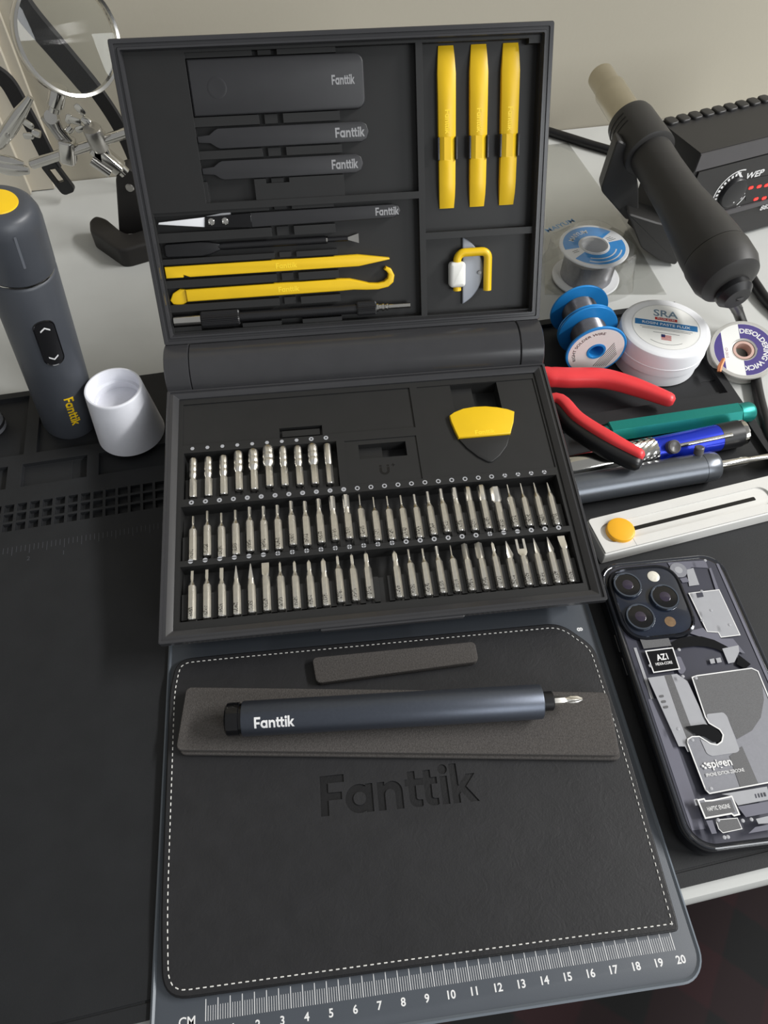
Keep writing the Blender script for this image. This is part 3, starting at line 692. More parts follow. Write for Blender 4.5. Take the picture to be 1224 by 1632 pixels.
# middle row
K2 = [('torx', .55), ('torx', .6), ('torx', .6), ('torx', .7), ('torx', .8), ('torx', .85), ('torx', .9), ('torx', 1.1), ('torx', 1.2), ('torx', 1.35), ('torx', 1.65), ('torx', 1.8), ('hex', .35), ('hex', .4), ('hex', .45), ('hex', .55), ('hex', .7), ('hex', .9), ('hex', 1.1), ('hex', 1.5), ('hexwide', 1.75), ('hexwide', 2.0), ('hexwide', 2.5), ('wye', .6), ('wye', .7), ('wye', 1.1), ('wye', 1.2)]
L2 = [21.5, 20.5, 21, 21, 21, 20.5, 20.5, 20.5, 20, 20, 18, 18, 20, 20.5, 21, 21, 21, 20, 20, 19, 19, 18, 18, 21, 20, 20.5, 20.5]
V2 = [48.0, 50.6, 48.6, 49.6, 50.8, 50.4, 50.4, 52.2, 51.2, 52.0, 52.8, 53.0, 53.0, 50.2, 50.0, 49.8, 49.6, 50.6, 51.6, 51.4, 51.0, 51.4, 49.4, 50.8, 50.8, 50.4, 49.8]
NM = {'torx': 'six-lobed', 'hex': 'hex key', 'hexwide': 'wide hex', 'wye': 'three-winged', 'slot': 'slotted', 'slotv': 'slotted wedge', 'wide': 'wide flat-bladed', 'phil': 'cross-head', 'square': 'square-tipped', 'needle': 'needle-thin', 'cone': 'triangular-pointed', 'fork': 'two-pronged fork'}
for i, (k, r) in enumerate(K2):
    L = L2[i] - (2.0 if k not in ('hexwide',) else 0)
    place_bit('screwdriver_bit', 'silver %s screwdriver bit, %s from the white cup in middle tray row' % (NM[k], ORD[i]), ROW2[i], min(V2[i] - 1.5, 51.5), 'bits in the middle tray row', [('shank', shank_mesh(L)), ('tip', tip_mb(k, L, r))])
K3 = [('slot', .6), ('slot', .65), ('slot', 1.0), ('slotv', 1.3), ('slotv', 1.6), ('wide', 2.0), ('phil', .6), ('phil', .8), ('phil', 1.3), ('phil', 1.6), ('phil', .7), ('phil', .85), ('phil', 1.4), None, ('phil', 1.6), ('torx', .55), ('torx', .6), ('torx', .8), ('needle', .4), ('square', 1.3), ('square', 1.6), ('phil', 1.0), ('cone', 1.7), ('fork', 2), ('cone', 1.3), ('cone', 1.5), ('wide', 2.0)]
L3 = [21, 21, 20, 19, 18, 20, 21, 20.5, 20, 18, 21, 20.5, 20, 0, 20, 21, 21, 21, 21, 20, 20, 20.5, 19, 19, 20, 20, 20]
V3 = [13.8, 13.8, 14.0, 14.0, 14.4, 14.6, 14.4, 14.2, 14.0, 14.2, 15.4, 15.4, 15.8, 0, 14.8, 14.8, 14.4, 15.0, 15.0, 14.8, 14.6, 14.6, 14.2, 14.8, 14.4, 14.4, 14.2]
n = 0
for i, kk in enumerate(K3):
    if not kk: continue
    k, r = kk; L = L3[i] - (1.8 if k != 'wide' else 0)
    place_bit('screwdriver_bit', 'silver %s screwdriver bit, %s from the white cup in front tray row' % (NM[k], ORD[n]), ROW3[i], V3[i] - .6, 'bits in the front tray row', [('shank', shank_mesh(L)), ('tip', tip_mb(k, L, r))]); n += 1

# guitar-pick opener in the tray
pk = thing('opening_pick', 'yellow opening pick with black blade set in the tray', 'opening pick', MT @ Matrix.Translation((0, 0, -4.6 * mm)))
top_arc = [(168.9, 126.3), (172, 128.4), (178, 130.6), (185, 131.3), (192, 131), (199, 129.6), (205, 127.6), (208.8, 125.4)]
side = [(206.8, 118), (204.2, 112), (203.4, 109.9)]
sl = [(171.9, 109.9), (170.6, 115), (169.2, 122)]
yp = [(x * mm, y * mm) for x, y in reversed(top_arc + side + sl)]
mb = MB(); mb.slab(yp, 0.00002, 0.0024, 0.0005); obj('grip', mb, M_YEL, pk)
bp_ = [(203.3, 109.8), (199.9, 102.2), (194.5, 96), (189.5, 92.4), (188, 92.2), (186.5, 92.6), (181.5, 96.5), (176, 103), (172, 109.8)]
mb = MB(); mb.slab([(x * mm, y * mm) for x, y in reversed(bp_)], 0.00002, 0.0011, 0.0004); obj('blade', mb, M_CASED, pk)
text_obj('lettering', 'Fanttik', 0.004, mat('yellow_relief', (250, 214, 50), 0.3), pk, T3(.1882, .1125, .00242), bold=0.01)

# ------------------------------------------------------------ tools held in the lid
def lidthing(name, label, cat, group=None): return thing(name, label, cat, ML @ Matrix.Translation((0, 0, FL * mm)), group)
def P2(pts): return [(a * mm, b * mm) for a, b in pts]
M_TW = mat('black_coated_steel', (44, 44, 46), 0.42, var=0.05, scale=120, bump=0.04, bscale=2500)
M_SILK = mat('silver_print', (150, 150, 152), 0.4, var=0.03, scale=100)
t = lidthing('tool_holder', 'wide black rounded slab tool at top of the case lid', 'tool')
mb = MB(); mb.slab(P2(rrect(37.2, 131, 121, 147.5, [5, 5, .6, .6], 6)), .00002, .0056, .0009); obj('body', mb, M_TW, t)
text_obj('lettering', 'Fanttik', .0064, M_SILK, t, T3(.1195, .1352, .00562), width=.0125, bold=0.012)
mb = MB(); mb.lathe([(.0052, .00561), (.0050, .00566), (.004, .00563)], 28, (.0515, .134, 0)); obj('thumb_dent', mb, M_TW, t)
for k, (u1, v0, v1, lab, w_) in enumerate([(132, 104.9, 114.9, 'slim black tweezers just below the wide slab in case lid', .0165), (128, 89.3, 98.9, 'slim black tweezers above the long divider of the case lid', .0150)]):
    t = lidthing('tweezers', lab, 'tweezers')
    vc = (v0 + v1) / 2
    for n_, (zz, sh) in enumerate(((0.00002, 0), (0.0029, 0))):
        po = [(37.3, vc - 1.6), (44, vc - 2.1), (47, vc - 4.2), (49, v0), (u1 - 4, v0), (u1 - 1.2, v0 + 1.5), (u1, vc), (u1 - 1.2, v1 - 1.5), (u1 - 4, v1), (49, v1), (47, vc + 4.2), (44, vc + 2.1), (37.3, vc + 1.6)]
        mb = MB(); mb.slab(P2(po), zz, zz + .0024, .0004); obj('arm', mb, M_TW, t)
    text_obj('lettering', 'Fanttik', .0068, M_SILK, t, T3((u1 - 10.5) * mm, vc * mm, .00532), width=w_, bold=0.006)
# ceramic tipped tweezers
t = lidthing('tweezers', 'black tweezers with white ceramic tips in the case lid', 'tweezers')
po = [(61, 63.6), (144, 64.4), (147.4, 66), (148.4, 68), (147.2, 70.4), (144, 71.6), (61, 71.4)]
for zz in (.00002, .0030):
    mb = MB(); mb.slab(P2(po), zz, zz + .0024, .0004); obj('arm', mb, M_TW, t)
mb = MB(); mb.slab(P2([(34, 65.1), (61, 63.6), (61.4, 71.4), (35, 70.6)]), .00002, .0056, .0003); obj('clamp', mb, M_GLOSSB, t)
mb = MB(); mb.slab(P2([(8, 68.0), (34.2, 65.2), (34.9, 70.5), (8.4, 69)]), .0022, .0050, .0003); obj('ceramic_tip', mb, M_WHITE, t)
mb = MB(); mb.slab(P2([(35, 70.8), (49.5, 70.8), (49.5, 72.1), (44, 71.9)]), .0006, .0030); obj('ceramic_tip', mb, M_WHITE, t)
for u in (38.3, 46.2):
    mb = MB(); mb.lathe([(.0020, .0055), (.0019, .0062), (.0014, .0065), (.0006, .0063)], 20, (u * mm, .0679, 0)); obj('screw', mb, M_CHROME, t)
text_obj('lettering', 'Fanttik', .006, M_SILK, t, T3(.1405, .0681, .00545), width=.0138, bold=0.004)
# black spudger
t = lidthing('spudger', 'black spudger with flat blade and small metal fan tip in case lid', 'spudger')
mb = MB(); mb.slab(P2([(8.6, 50.4), (10, 49.6), (30, 49.2), (35, 50), (41, 52.2), (41, 55.6), (35, 57), (30, 57.5), (10, 57.2), (8.6, 56)]), .0008, .0040, .0008); obj('blade', mb, M_BLACK, t)
mb = MB(); mb.lathe([(.0017, .040), (.0021, .043), (.0021, .1035)], 18, (0, .0540, .0024), (1, 0, 0)); obj('handle', mb, M_BLACK, t)
mb = MB(); mb.lathe([(.0020, .1035), (.0020, .1043)], 18, (0, .0540, .0024), (1, 0, 0)); obj('collar', mb, M_CHROME, t)
mb = MB(); mb.lathe([(.0014, .1043), (.0014, .1165)], 14, (0, .0540, .0024), (1, 0, 0)); obj('rod', mb, M_BLACK, t)
mb = MB(); mb.slab(P2([(116.4, 53.3), (123, 51.2), (123, 56.6), (116.4, 54.8)]), .0018, .0028); obj('fan_tip', mb, M_CHROME, t)
# yellow pry bars
t = lidthing('pry_bar', 'straight yellow plastic pry bar with pointed end in case lid', 'pry bar')
mb = MB(); mb.slab(P2([(7.1, 38.2), (17, 38.2), (17.3, 39.7), (21, 38.2), (122, 38.2), (140.8, 41.0), (140.8, 41.8), (122, 44.6), (7.1, 44.6)]), .00002, .0050, .0004); obj('bar', mb, M_YEL, t)
text_obj('lettering', 'Fanttik', .0042, MATS['yellow_relief'], t, T3(.0785, .0414, .00502))
t = lidthing('pry_bar', 'yellow plastic pry bar with curved hook end in case lid', 'pry bar')
mb = MB(); mb.slab(P2([(6.7, 25.2), (8.2, 22.8), (13, 21.8), (16.4, 23.6), (17.4, 26.8), (17.2, 31), (13.5, 31.6), (9, 29.2)]), .0008, .0034, .0006); obj('scoop', mb, M_YEL, t)
top_ = [(17, 31), (110, 31.4), (116, 31), (122, 29.4), (128, 27.7), (133, 27.4), (137, 28.2), (139.3, 30), (139.8, 32.4), (138.6, 34.2), (137.2, 35.2)]
bot_ = [(138.6, 36.8), (141.6, 35.4), (143.4, 31.6), (142.6, 27.6), (139.4, 25), (133, 23.8), (126, 24), (118, 24.6), (110, 24.4), (17, 24)]
mb = MB(); mb.slab(list(reversed(P2(top_ + bot_))), .00002, .0050, .0007); obj('bar', mb, M_YEL, t)
text_obj('lettering', 'Fanttik', .0042, MATS['yellow_relief'], t, T3(.0785, .0277, .00502))
# extension shaft
t = lidthing('extension_shaft', 'black flexible bit extension shaft with knurled collars in case lid', 'extension shaft')
va = .0132; zc_ = .0049
def kn(x0, x1, r, k=28):
    mb = MB(); pts = [(r * (1 if i % 2 else .93) * math.cos(2 * math.pi * i / (2 * k)), r * (1 if i % 2 else .93) * math.sin(2 * math.pi * i / (2 * k))) for i in range(2 * k)]
    mb.loft([[(x0, va + a * .9, zc_ + b * .9) for a, b in pts], [(x0 + .0008, va + a, zc_ + b) for a, b in pts], [(x1 - .0008, va + a, zc_ + b) for a, b in pts], [(x1, va + a * .85, zc_ + b * .85) for a, b in pts]]); return mb
mb = MB(); mb.lathe([(.0026, .0071), (.0031, .0074), (.0031, .0237)], 24, (0, va, zc_), (1, 0, 0)); obj('socket', mb, M_CHROME, t)
obj('knurled_collar', kn(.0236, .047, .0047), M_BLACK, t, 20); obj('knurled_collar', kn(.119, .1312, .0042), M_BLACK, t, 20)
mb = MB(); mb.lathe([(.0030, .047)] + [((.0029 if i % 2 else .0031), .0475 + .0008 * i) for i in range(89)] + [(.0030, .119)], 18, (0, va, zc_), (1, 0, 0)); obj('shaft', mb, M_BLACK, t, 60)
mb = MB(); mb.lathe([(.0026, .1311), (.0026, .1325), (.0019, .133), (.0019, .1345), (.0024, .1347), (.0024, .136), (.0017, .1366), (.0017, .1372), (.0022, .1375), (.0022, .1385), (.0016, .139), (.0016, .1525), (.0008, .153)], 18, (0, va, zc_), (1, 0, 0)); obj('hex_drive', mb, M_CHROME, t)
# three yellow opening levers
base = None
for k, (uc, lab) in enumerate(((176.8, 'yellow plastic opening lever clipped beside the lid divider'), (195.0, 'yellow plastic opening lever clipped between the other two levers'), (212.9, 'yellow plastic opening lever clipped beside the lid rim by heat gun'))):
    if base is None:
        t = lidthing('opening_lever', lab, 'opening lever', 'opening levers in case lid'); t.matrix_world = ML @ Matrix.Translation((uc * mm, 0, FL * mm))
        st = [(67.3, 4.3, 1.2), (74, 4.6, 3.6), (80, 4.7, 4.6), (92.9, 4.75, 5), (93.4, 4.3, 5), (104.8, 4.3, 5), (105.3, 4.9, 5), (125, 5.0, 5), (136, 5.1, 4.4), (143, 4.7, 3), (149.1, 4.2, 1.2)]
        rings = []
        for v, hw, h in st:
            rings.append([(-hw * mm, v * mm, .00002), (hw * mm, v * mm, .00002), (hw * mm, v * mm, h * .72 * mm), (hw * .45 * mm, v * mm, h * mm), (-hw * .45 * mm, v * mm, h * mm), (-hw * mm, v * mm, h * .72 * mm)])
        mb = MB(); mb.loft(rings); obj('lever', mb, M_YEL, t, 28)
        text_obj('lettering', 'Fanttik', .004, MATS['yellow_relief'], t, T3(0, .1125, .00502, -math.pi / 2))
        base = t
    else:
        t = base.copy(); COL.objects.link(t); t.matrix_world = ML @ Matrix.Translation((uc * mm, 0, FL * mm)); t['label'] = lab
        for ch in list(base.children):
            c = ch.copy(); COL.objects.link(c); c.parent = t
# suction cup with hook handle
t = lidthing('suction_cup', 'translucent grey suction cup with yellow hook handle in case lid', 'suction cup')
Rc = 21.6; uc_ = 199.2 - Rc
a_ = math.acos((186.2 - uc_) / Rc)
arc = [(uc_ + Rc * math.cos(-a_ + 2 * a_ * i / 28), 30.8 + Rc * math.sin(-a_ + 2 * a_ * i / 28)) for i in range(29)]
mb = MB(); mb.slab(P2(arc), .00002, .0022, .0008); obj('cup', mb, mat('grey_rubber', (150, 155, 165), 0.35, var=0.04, scale=60), t)
hp = [(182.3, 19.6, 4.6)] + [(182.3, 20 + 1.5 * i, 4.6) for i in range(12)] + [(182.3 + 4.6 * (1 - math.cos(a)), 37.6 + 4.6 * math.sin(a), 4.8) for a in [math.pi / 2 * i / 6 for i in range(7)]] + [(192, 42.2, 4.8)] + [(197.6 + 3.8 * math.sin(a), 38.4 + 3.8 * math.cos(a), 4.8) for a in [math.pi / 2 * i / 6 for i in range(7)]] + [(201.4, 30, 4.6), (201.4, 19, 4.6)]
mb = MB(); mb.tube([(a * mm, b * mm, c * mm) for a, b, c in hp], [.0016] + [.0025] * (len(hp) - 2) + [.0025], 16); obj('hook_handle', mb, M_YEL, t)
mb = MB(); mb.slab(P2(rrect(177.2, 187.2, 22.2, 37.2, 2.2, 5)), .0012, .0084, .0022, .0012); obj('sleeve', mb, mat('milky_silicone', (228, 228, 222), 0.35, var=0.02, scale=40), t)
mb = MB(); mb.lathe([(.0012, .002), (.0012, .0034), (.0006, .0038)], 14, (.1968, .0296, 0)); obj('vent_nub', mb, M_PRINTG, t)

# ------------------------------------------------------------ helpers for round things
def proj(P):
    d = Vector(P) - CAM_O; z = d.dot(C_F); return Vector((CX + F_PX * d.dot(C_R) / z, CY - F_PX * d.dot(C_U) / z))
def clipcirc(r, x0, x1, k=48):
    """part of a disc between two vertical chords"""
    a0 = math.acos(max(-1, min(1, x1 / r))); a1 = math.acos(max(-1, min(1, x0 / r)))
    up = [(r * math.cos(a0 + (a1 - a0) * i / k), r * math.sin(a0 + (a1 - a0) * i / k)) for i in range(k + 1)]
    return up + [(x, -y) for x, y in reversed(up)]
def flat(name, poly, z, material, parent, M=None, t=0.00005):
    mb = MB(); mb.loft([[(x, y, z) for x, y in poly], [(x, y, z + t) for x, y in poly]]); return obj(name, mb, material, parent, 0, M)
def ringflat(name, r0, r1, z, material, parent, M=None, a0=0, a1=360, k=64, t=0.00005):
    mb = MB(); full = abs(a1 - a0) >= 360
    def ring(r, zz): return [(r * math.cos(math.radians(a0 + (a1 - a0) * i / k)), r * math.sin(math.radians(a0 + (a1 - a0) * i / k)), zz) for i in range(k + (0 if full else 1))]
    R_ = [ring(r1, z), ring(r1, z + t), ring(r0, z + t), ring(r0, z)]
    mb.loft(R_, False, False, full); return obj(name, mb, material, parent, 0, M)
def arctext(name, body, size, material, parent, r, mid_deg, M=None, z=0.0, inward=False, bold=0.0, width=None):
    def wp(x, y, zz):
        if inward: a = math.radians(mid_deg) + x / r; q = r - y
        else: a = math.radians(mid_deg) - x / r; q = r + y
        return (q * math.cos(a), q * math.sin(a), z + zz)
    return text_obj(name, body, size, material, parent, M, width, bold, 0.00003, wp)
LO_Z = Z_SIL - 0.0034

# ------------------------------------------------------------ phone in a printed case
YP = 0.123; PU = Vector((math.cos(YP), math.sin(YP), 0)); PV = Vector((-math.sin(YP), math.cos(YP), 0))
PO = PU * 0.1450 + PV * 0.0390; PO.z = Z_SIL; PW, PL = 0.0745, 0.1525
FM = frame(PO, PU, PV)
ph = thing('phone', 'smartphone in dark case printed with a machine-part pattern on the black mat', 'phone', FM)
ZT = 0.0105
M_PHB = mat('dark_bumper', (20, 21, 25), 0.16, var=0.05, scale=60, coat=0.4)
M_PHN = mat('navy_print', (52, 53, 66), 0.42, var=0.06, scale=60)
M_PH1 = mat('grey_panel_print', (128, 129, 136), 0.45, var=0.05, scale=700)
M_PH2 = mat('light_panel_print', (158, 159, 164), 0.45, var=0.03, scale=200)
M_PH3 = mat('speckled_print', (92, 92, 94), 0.6, var=0.25, scale=3000)
M_PH4 = mat('lilac_print', (100, 100, 113), 0.45, var=0.04, scale=100)
mb = MB(); mb.slab(rrect(0, PW, 0, PL, 0.0135, 10), 0.0001, ZT + 0.0006, 0.0022, 0.002); obj('bumper', mb, M_PHB, ph)
lo_, li_ = rrect(0.0006, PW - 0.0006, 0.0006, PL - 0.0006, 0.013, 10), rrect(0.0030, PW - 0.0030, 0.0030, PL - 0.0030, 0.0112, 10)
mb = MB(); mb.loft([[(x_, y_, ZT - .0012) for x_, y_ in lo_], [(x_, y_, ZT + .0009) for x_, y_ in inset(lo_, .0005)], [(x_, y_, ZT + .0013) for x_, y_ in inset(lo_, .0011)], [(x_, y_, ZT + .0011) for x_, y_ in inset(lo_, .0018)], [(x_, y_, ZT + .0005) for x_, y_ in li_]], False, False); obj('raised_lip', mb, mat('lip_gloss', (44, 46, 52), 0.06, var=0.02, coat=0.8), ph)
bp = flat('back_panel', rrect(0.0034, PW - 0.0034, 0.0034, PL - 0.0034, 0.011, 10), ZT + 0.0006, M_PHN, ph)
def pl(px, py, z=ZT + Z_SIL + 0.0007):
    p = H(px, py, z) - PO; return (p.dot(PU), p.dot(PV))
c6 = lambda x, y: pl(960 + x * .21569, 870 + y * .21569)
c7 = lambda x, y: pl(980 + x * .19935, 1080 + y * .19935)
zl = [ZT + 0.00068]
def layer(pts, material, c=None, r=0.0):
    P = [c(*p) if c else p for p in pts]
    ar = sum(a[0] * b[1] - b[0] * a[1] for a, b in zip(P, P[1:] + P[:1]))
    if ar < 0: P = P[::-1]
    if r: P = roundpoly(P, r, 4)
    # keep inside the back panel
    P = [(min(max(x, 0.0036), PW - 0.0036), min(max(y, 0.0036), PL - 0.0036)) for x, y in P]
    zl[0] += 0.00008
    return flat('printed_panel', P, zl[0], material, bp)
def outline(pts, c=None, w=0.00045, r=0.0, material=None):
    P = [c(*p) if c else p for p in pts]
    ar = sum(a[0] * b[1] - b[0] * a[1] for a, b in zip(P, P[1:] + P[:1]))
    if ar < 0: P = P[::-1]
    if r: P = roundpoly(P, r, 4)
    P = [(min(max(x, 0.0036), PW - 0.0036), min(max(y, 0.0036), PL - 0.0036)) for x, y in P]
    Q = inset(P, w); zl[0] += 0.00008; n = len(P); z = zl[0]
    mb = MB(); mb.v = [(x, y, z) for x, y in P] + [(x, y, z) for x, y in Q]; mb.f = [(i, (i + 1) % n, n + (i + 1) % n, n + i) for i in range(n)]
    return obj('printed_outline', mb, material or M_PRINT, bp, 0)
# long lilac side strips and inner frame
layer([(0.0045, 0.010), (0.011, 0.010), (0.011, 0.072), (0.0045, 0.072)], M_PH4)
layer([(0.006, 0.072), (0.0075, 0.072), (0.0075, 0.100), (0.006, 0.100)], M_PH2)
layer([(0.069, 0.02), (0.0705, 0.02), (0.0705, 0.145), (0.069, 0.145)], M_PH4)
layer([(480, 125), (760, 110), (780, 165), (660, 160), (600, 200), (500, 160)], M_PH4, c6)
layer([(620, 180), (670, 165), (715, 290), (640, 300)], M_PH2, c6)
layer([(570, 245), (620, 235), (640, 270), (590, 275)], M_PH4, c6)
layer([(800, 165), (860, 330), (835, 330), (785, 170)], M_PH4, c6)
ringc = c6(560, 183)
flat('printed_panel', [(ringc[0] + 0.0048 * math.cos(i * .2618), ringc[1] + 0.0048 * math.sin(i * .2618)) for i in range(24)], zl[0] + 0.0001, M_PH1, bp)
flat('printed_panel', [(ringc[0] + 0.0022 * math.cos(i * .2618), ringc[1] + 0.0022 * math.sin(i * .2618)) for i in range(24)], zl[0] + 0.00016, M_PH2, bp)
big = [(632, 352), (860, 325), (1018, 664), (872, 682), (852, 645), (770, 640)]
layer(big, M_PH2, c6); outline(big, c6)
layer([(690, 352), (735, 347), (745, 380), (700, 388)], M_PHN, c6)
layer([(610, 640), (740, 610), (770, 645), (850, 650), (870, 690), (960, 690), (1050, 800), (900, 760), (760, 690)], M_PH4, c6)
# dark ring arc and connectors
arc_o = [(500, 745), (510, 715), (560, 690), (640, 672), (730, 675), (820, 700), (900, 740), (935, 760)]
arc_i = [(890, 790), (830, 765), (760, 750), (690, 745), (620, 752), (560, 765), (520, 775)]
layer(arc_o + arc_i, M_GLOSSB, c6)
layer([(880, 765), (1000, 740), (1005, 790), (970, 865), (925, 875)], M_PH2, c6)
layer([(1000, 810), (1090, 880), (1050, 915), (985, 880)], M_GLOSSB, c6)
layer([(785, 845), (818, 838), (828, 872), (795, 878)], M_PH2, c6); layer([(832, 838), (865, 832), (876, 865), (842, 872)], M_PH2, c6)
layer([(270, 690), (480, 680), (505, 745), (300, 768)], M_PH3, c6)
chip = [(308, 783), (515, 758), (568, 920), (370, 948)]
layer([(520, 830), (570, 825), (612, 920), (590, 955), (560, 950)], M_PH4, c6, 0.001)
layer(chip, M_GLOSSB, c6); outline(chip, c6, 0.0006)
def ptext(body, size, pa, pb, c, bold=0.01):
    a = Vector(c(*pa)); b = Vector(c(*pb)); m_ = (a + b) / 2; zl[0] += 0.00008
    return text_obj('lettering', body, size, M_PRINT, bp, T3(m_.x, m_.y, zl[0], math.atan2(b.y - a.y, b.x - a.x)), width=(b - a).length, bold=bold)
ptext('AZ1', 0.0046, (392, 836), (475, 824), c6, 0.03); ptext('HEXA-CORE', 0.0021, (386, 885), (508, 869), c6, 0.015)
pan = [(330, 985), (545, 955), (700, 1290), (505, 1330), (480, 1300), (450, 1310)]
layer([(328, 985), (540, 955), (620, 1010), (835, 1480), (660, 1530), (620, 1530), (600, 1490), (555, 1490)], M_PH2, c6)
layer([(450, 970), (500, 960), (695, 1480), (640, 1495), (560, 1290)], M_PH3, c6)
for k in range(3): layer([(410 + 16 * k, 1115 + 40 * k), (442 + 16 * k, 1110 + 40 * k), (446 + 16 * k, 1128 + 40 * k), (414 + 16 * k, 1132 + 40 * k)], M_PH3, c6, 0.0006)
# big battery-like panel with white border, in two lobes
batt = [(598, 10), (625, 0), (640, -5), (1075, -65), (1130, -40), (1224, 190), (1500, 800), (740, 942), (705, 910), (560, 530), (565, 500), (600, 480), (660, 478), (750, 535), (800, 545), (835, 520), (845, 470), (820, 430), (735, 380), (705, 330)]
layer(batt, M_PH1, c7)
layer([(612, 14), (640, 2), (1070, -58), (1115, -38), (1160, 60), (1175, 190), (1150, 330), (1080, 435), (960, 505), (880, 320), (850, 290), (718, 308), (706, 325)], M_PH3, c7)
layer([(900, 640), (1000, 560), (1130, 860), (985, 885)], M_PH3, c7)
layer([(715, 305), (850, 290), (880, 320), (980, 590), (960, 610), (760, 640), (720, 620), (665, 500), (740, 540), (800, 545), (835, 520), (845, 470), (820, 430), (735, 380)], M_PH2, c7, 0.001)
outline(batt, c7, 0.0006)
layer([(545, 405), (700, 385), (760, 400), (815, 440), (838, 480), (820, 525), (770, 530), (700, 485), (640, 475)], M_GLOSSB, c7, 0.001)
ptext('spigen', 0.0052, (725, 718), (917, 692), c7, 0.02); ptext('IPHONE EDITION ZEROONE', 0.0022, (712, 793), (1012, 748), c7, 0.01)
for (x, y) in ((703, 700), (686, 720), (706, 735), (720, 712)):
    q = c7(x, y); s = 0.0007; layer([(q[0] - s, q[1]), (q[0], q[1] - s), (q[0] + s, q[1]), (q[0], q[1] + s)], M_PRINT)
layer([(610, 985), (640, 980), (660, 1030), (625, 1035)], M_PH2, c7)
layer([(830, 945), (1190, 885), (1220, 985), (960, 1035), (910, 960)], M_PH2, c7)
for k in range(4): layer([(1092 + 24 * k, 945 - 4 * k), (1102 + 24 * k, 943 - 4 * k), (1112 + 24 * k, 975 - 4 * k), (1102 + 24 * k, 977 - 4 * k)], M_PHN, c7)
layer([(955, 1045), (1224, 1000), (1224, 1090), (1020, 1130)], M_PH4, c7)
hap = [(632, 990), (690, 978), (700, 995), (750, 992), (910, 958), (975, 1112), (925, 1125), (905, 1108), (695, 1145)]
layer(hap, M_PH1, c7); layer([(660, 1015), (900, 990), (935, 1090), (690, 1130)], M_PH3, c7); outline(hap, c7, 0.0007)
ptext('HAPTIC ENGINE', 0.0026, (712, 1067), (890, 1040), c7, 0.012)
layer([(775, 1150), (950, 1135), (990, 1225), (835, 1258), (800, 1225)], M_PH3, c7); outline([(775, 1150), (950, 1135), (990, 1225), (835, 1258), (800, 1225)], c7, 0.0003)
layer([(1095, 1145), (1224, 1115), (1300, 1170), (1115, 1185)], M_PH2, c7); layer([(1090, 1210), (1300, 1170), (1300, 1215), (1035, 1260)], M_PH4, c7)
layer([(700, 1160), (750, 1155), (785, 1260), (745, 1265)], M_PH4, c7)
scr = [c6(738, 137), c6(780, 503), c6(915, 610), c6(712, 363), c6(715, 578), c6(545, 792), c6(333, 910), c6(573, 988), c6(668, 1000), c7(480, 432), c7(593, 520), c7(740, 905), c7(795, 1155), c7(990, 1160), c7(1058, 1150), c7(880, 1310), c7(850, 1310)]
for x, y in scr:
    x = min(max(x, .005), PW - .005); y = min(max(y, .005), PL - .005)
    mb = MB(); mb.lathe([(.0009, 0), (.0008, .0002), (.0003, .0003)], 12, (x, y, zl[0] + 0.00004)); obj('printed_screw', mb, M_PH2, bp)
# camera island
def isl(px, py): return c6(px, py)
iso = roundpoly([c6(30, 170), c6(440, 700)][:0] or [(0.0038, 0.1035), (0.0435, 0.1035), (0.0435, 0.1468), (0.0038, 0.1468)], 0.013, 8)
isb = MB(); isb.slab(iso, ZT + 0.0003, ZT + 0.0022, 0.0010); island = obj('camera_island', isb, mat('navy_glass', (26, 33, 48), 0.15, var=0.25, scale=90, coat=0.5), ph)
rim_o = iso; q1 = inset(iso, 0.0006); q2 = inset(iso, 0.0015)
mb = MB(); mb.loft([[(x, y, ZT + 0.0004) for x, y in inset(iso, -0.0012)], [(x, y, ZT + 0.0026) for x, y in inset(iso, -0.0004)], [(x, y, ZT + 0.0029) for x, y in q1], [(x, y, ZT + 0.0022) for x, y in q2]], False, False); obj('guard_ring', mb, mat('gloss_guard', (40, 42, 48), 0.08, metal=0.6, var=0.03), island)
M_LR = mat('lens_ring', (96, 104, 118), 0.22, metal=0.9, var=0.04, scale=60)
for px, py in ((185, 290), (460, 378), (280, 525)):
    x, y = pl(960 + px * .21569, 870 + py * .21569, 0.0125)
    mb = MB(); mb.lathe([(.0079, ZT + .0022), (.0079, ZT + .0038), (.0076, ZT + .0043), (.0068, ZT + .0043), (.0066, ZT + .0038)], 40, (x, y, 0)); l = obj('camera_lens', mb, M_LR, island)
    mb = MB(); mb.lathe([(.0067, ZT + .0037), (.0067, ZT + .0040), (.0045, ZT + .0041), (.0001, ZT + .0041)], 40, (x, y, 0)); obj('lens_glass', mb, M_GLOSSB, l)
    mb = MB(); mb.lathe([(.0030, ZT + .00412), (.0028, ZT + .0042), (.0001, ZT + .0042)], 24, (x, y, 0)); obj('lens_element', mb, mat('lens_coating', (52, 46, 60), 0.1, var=0.1), l)
x, y = pl(960 + 380 * .21569, 870 + 222 * .21569, 0.012); mb = MB(); mb.lathe([(.0034, ZT + .0021), (.0034, ZT + .0025), (.0030, ZT + .0027), (.0001, ZT + .0028)], 28, (x, y, 0)); obj('flash', mb, mat('flash_lens', (222, 218, 205), 0.25, var=0.1, scale=800), island)
x, y = pl(960 + 505 * .21569, 870 + 555 * .21569, 0.012); mb = MB(); mb.lathe([(.0030, ZT + .0021), (.0030, ZT + .0023), (.0001, ZT + .0024)], 24, (x, y, 0)); obj('sensor', mb, mat('sensor_amber', (120, 96, 70), 0.3, var=0.2, scale=500), island)
for v in (0.105, 0.092): mb = MB(); mb.slab(rrect(-0.0006, 0.0006, v - .005, v + .005, .0004, 3), .004, .0075, .0003); obj('side_button', mb, M_PHB, ph)

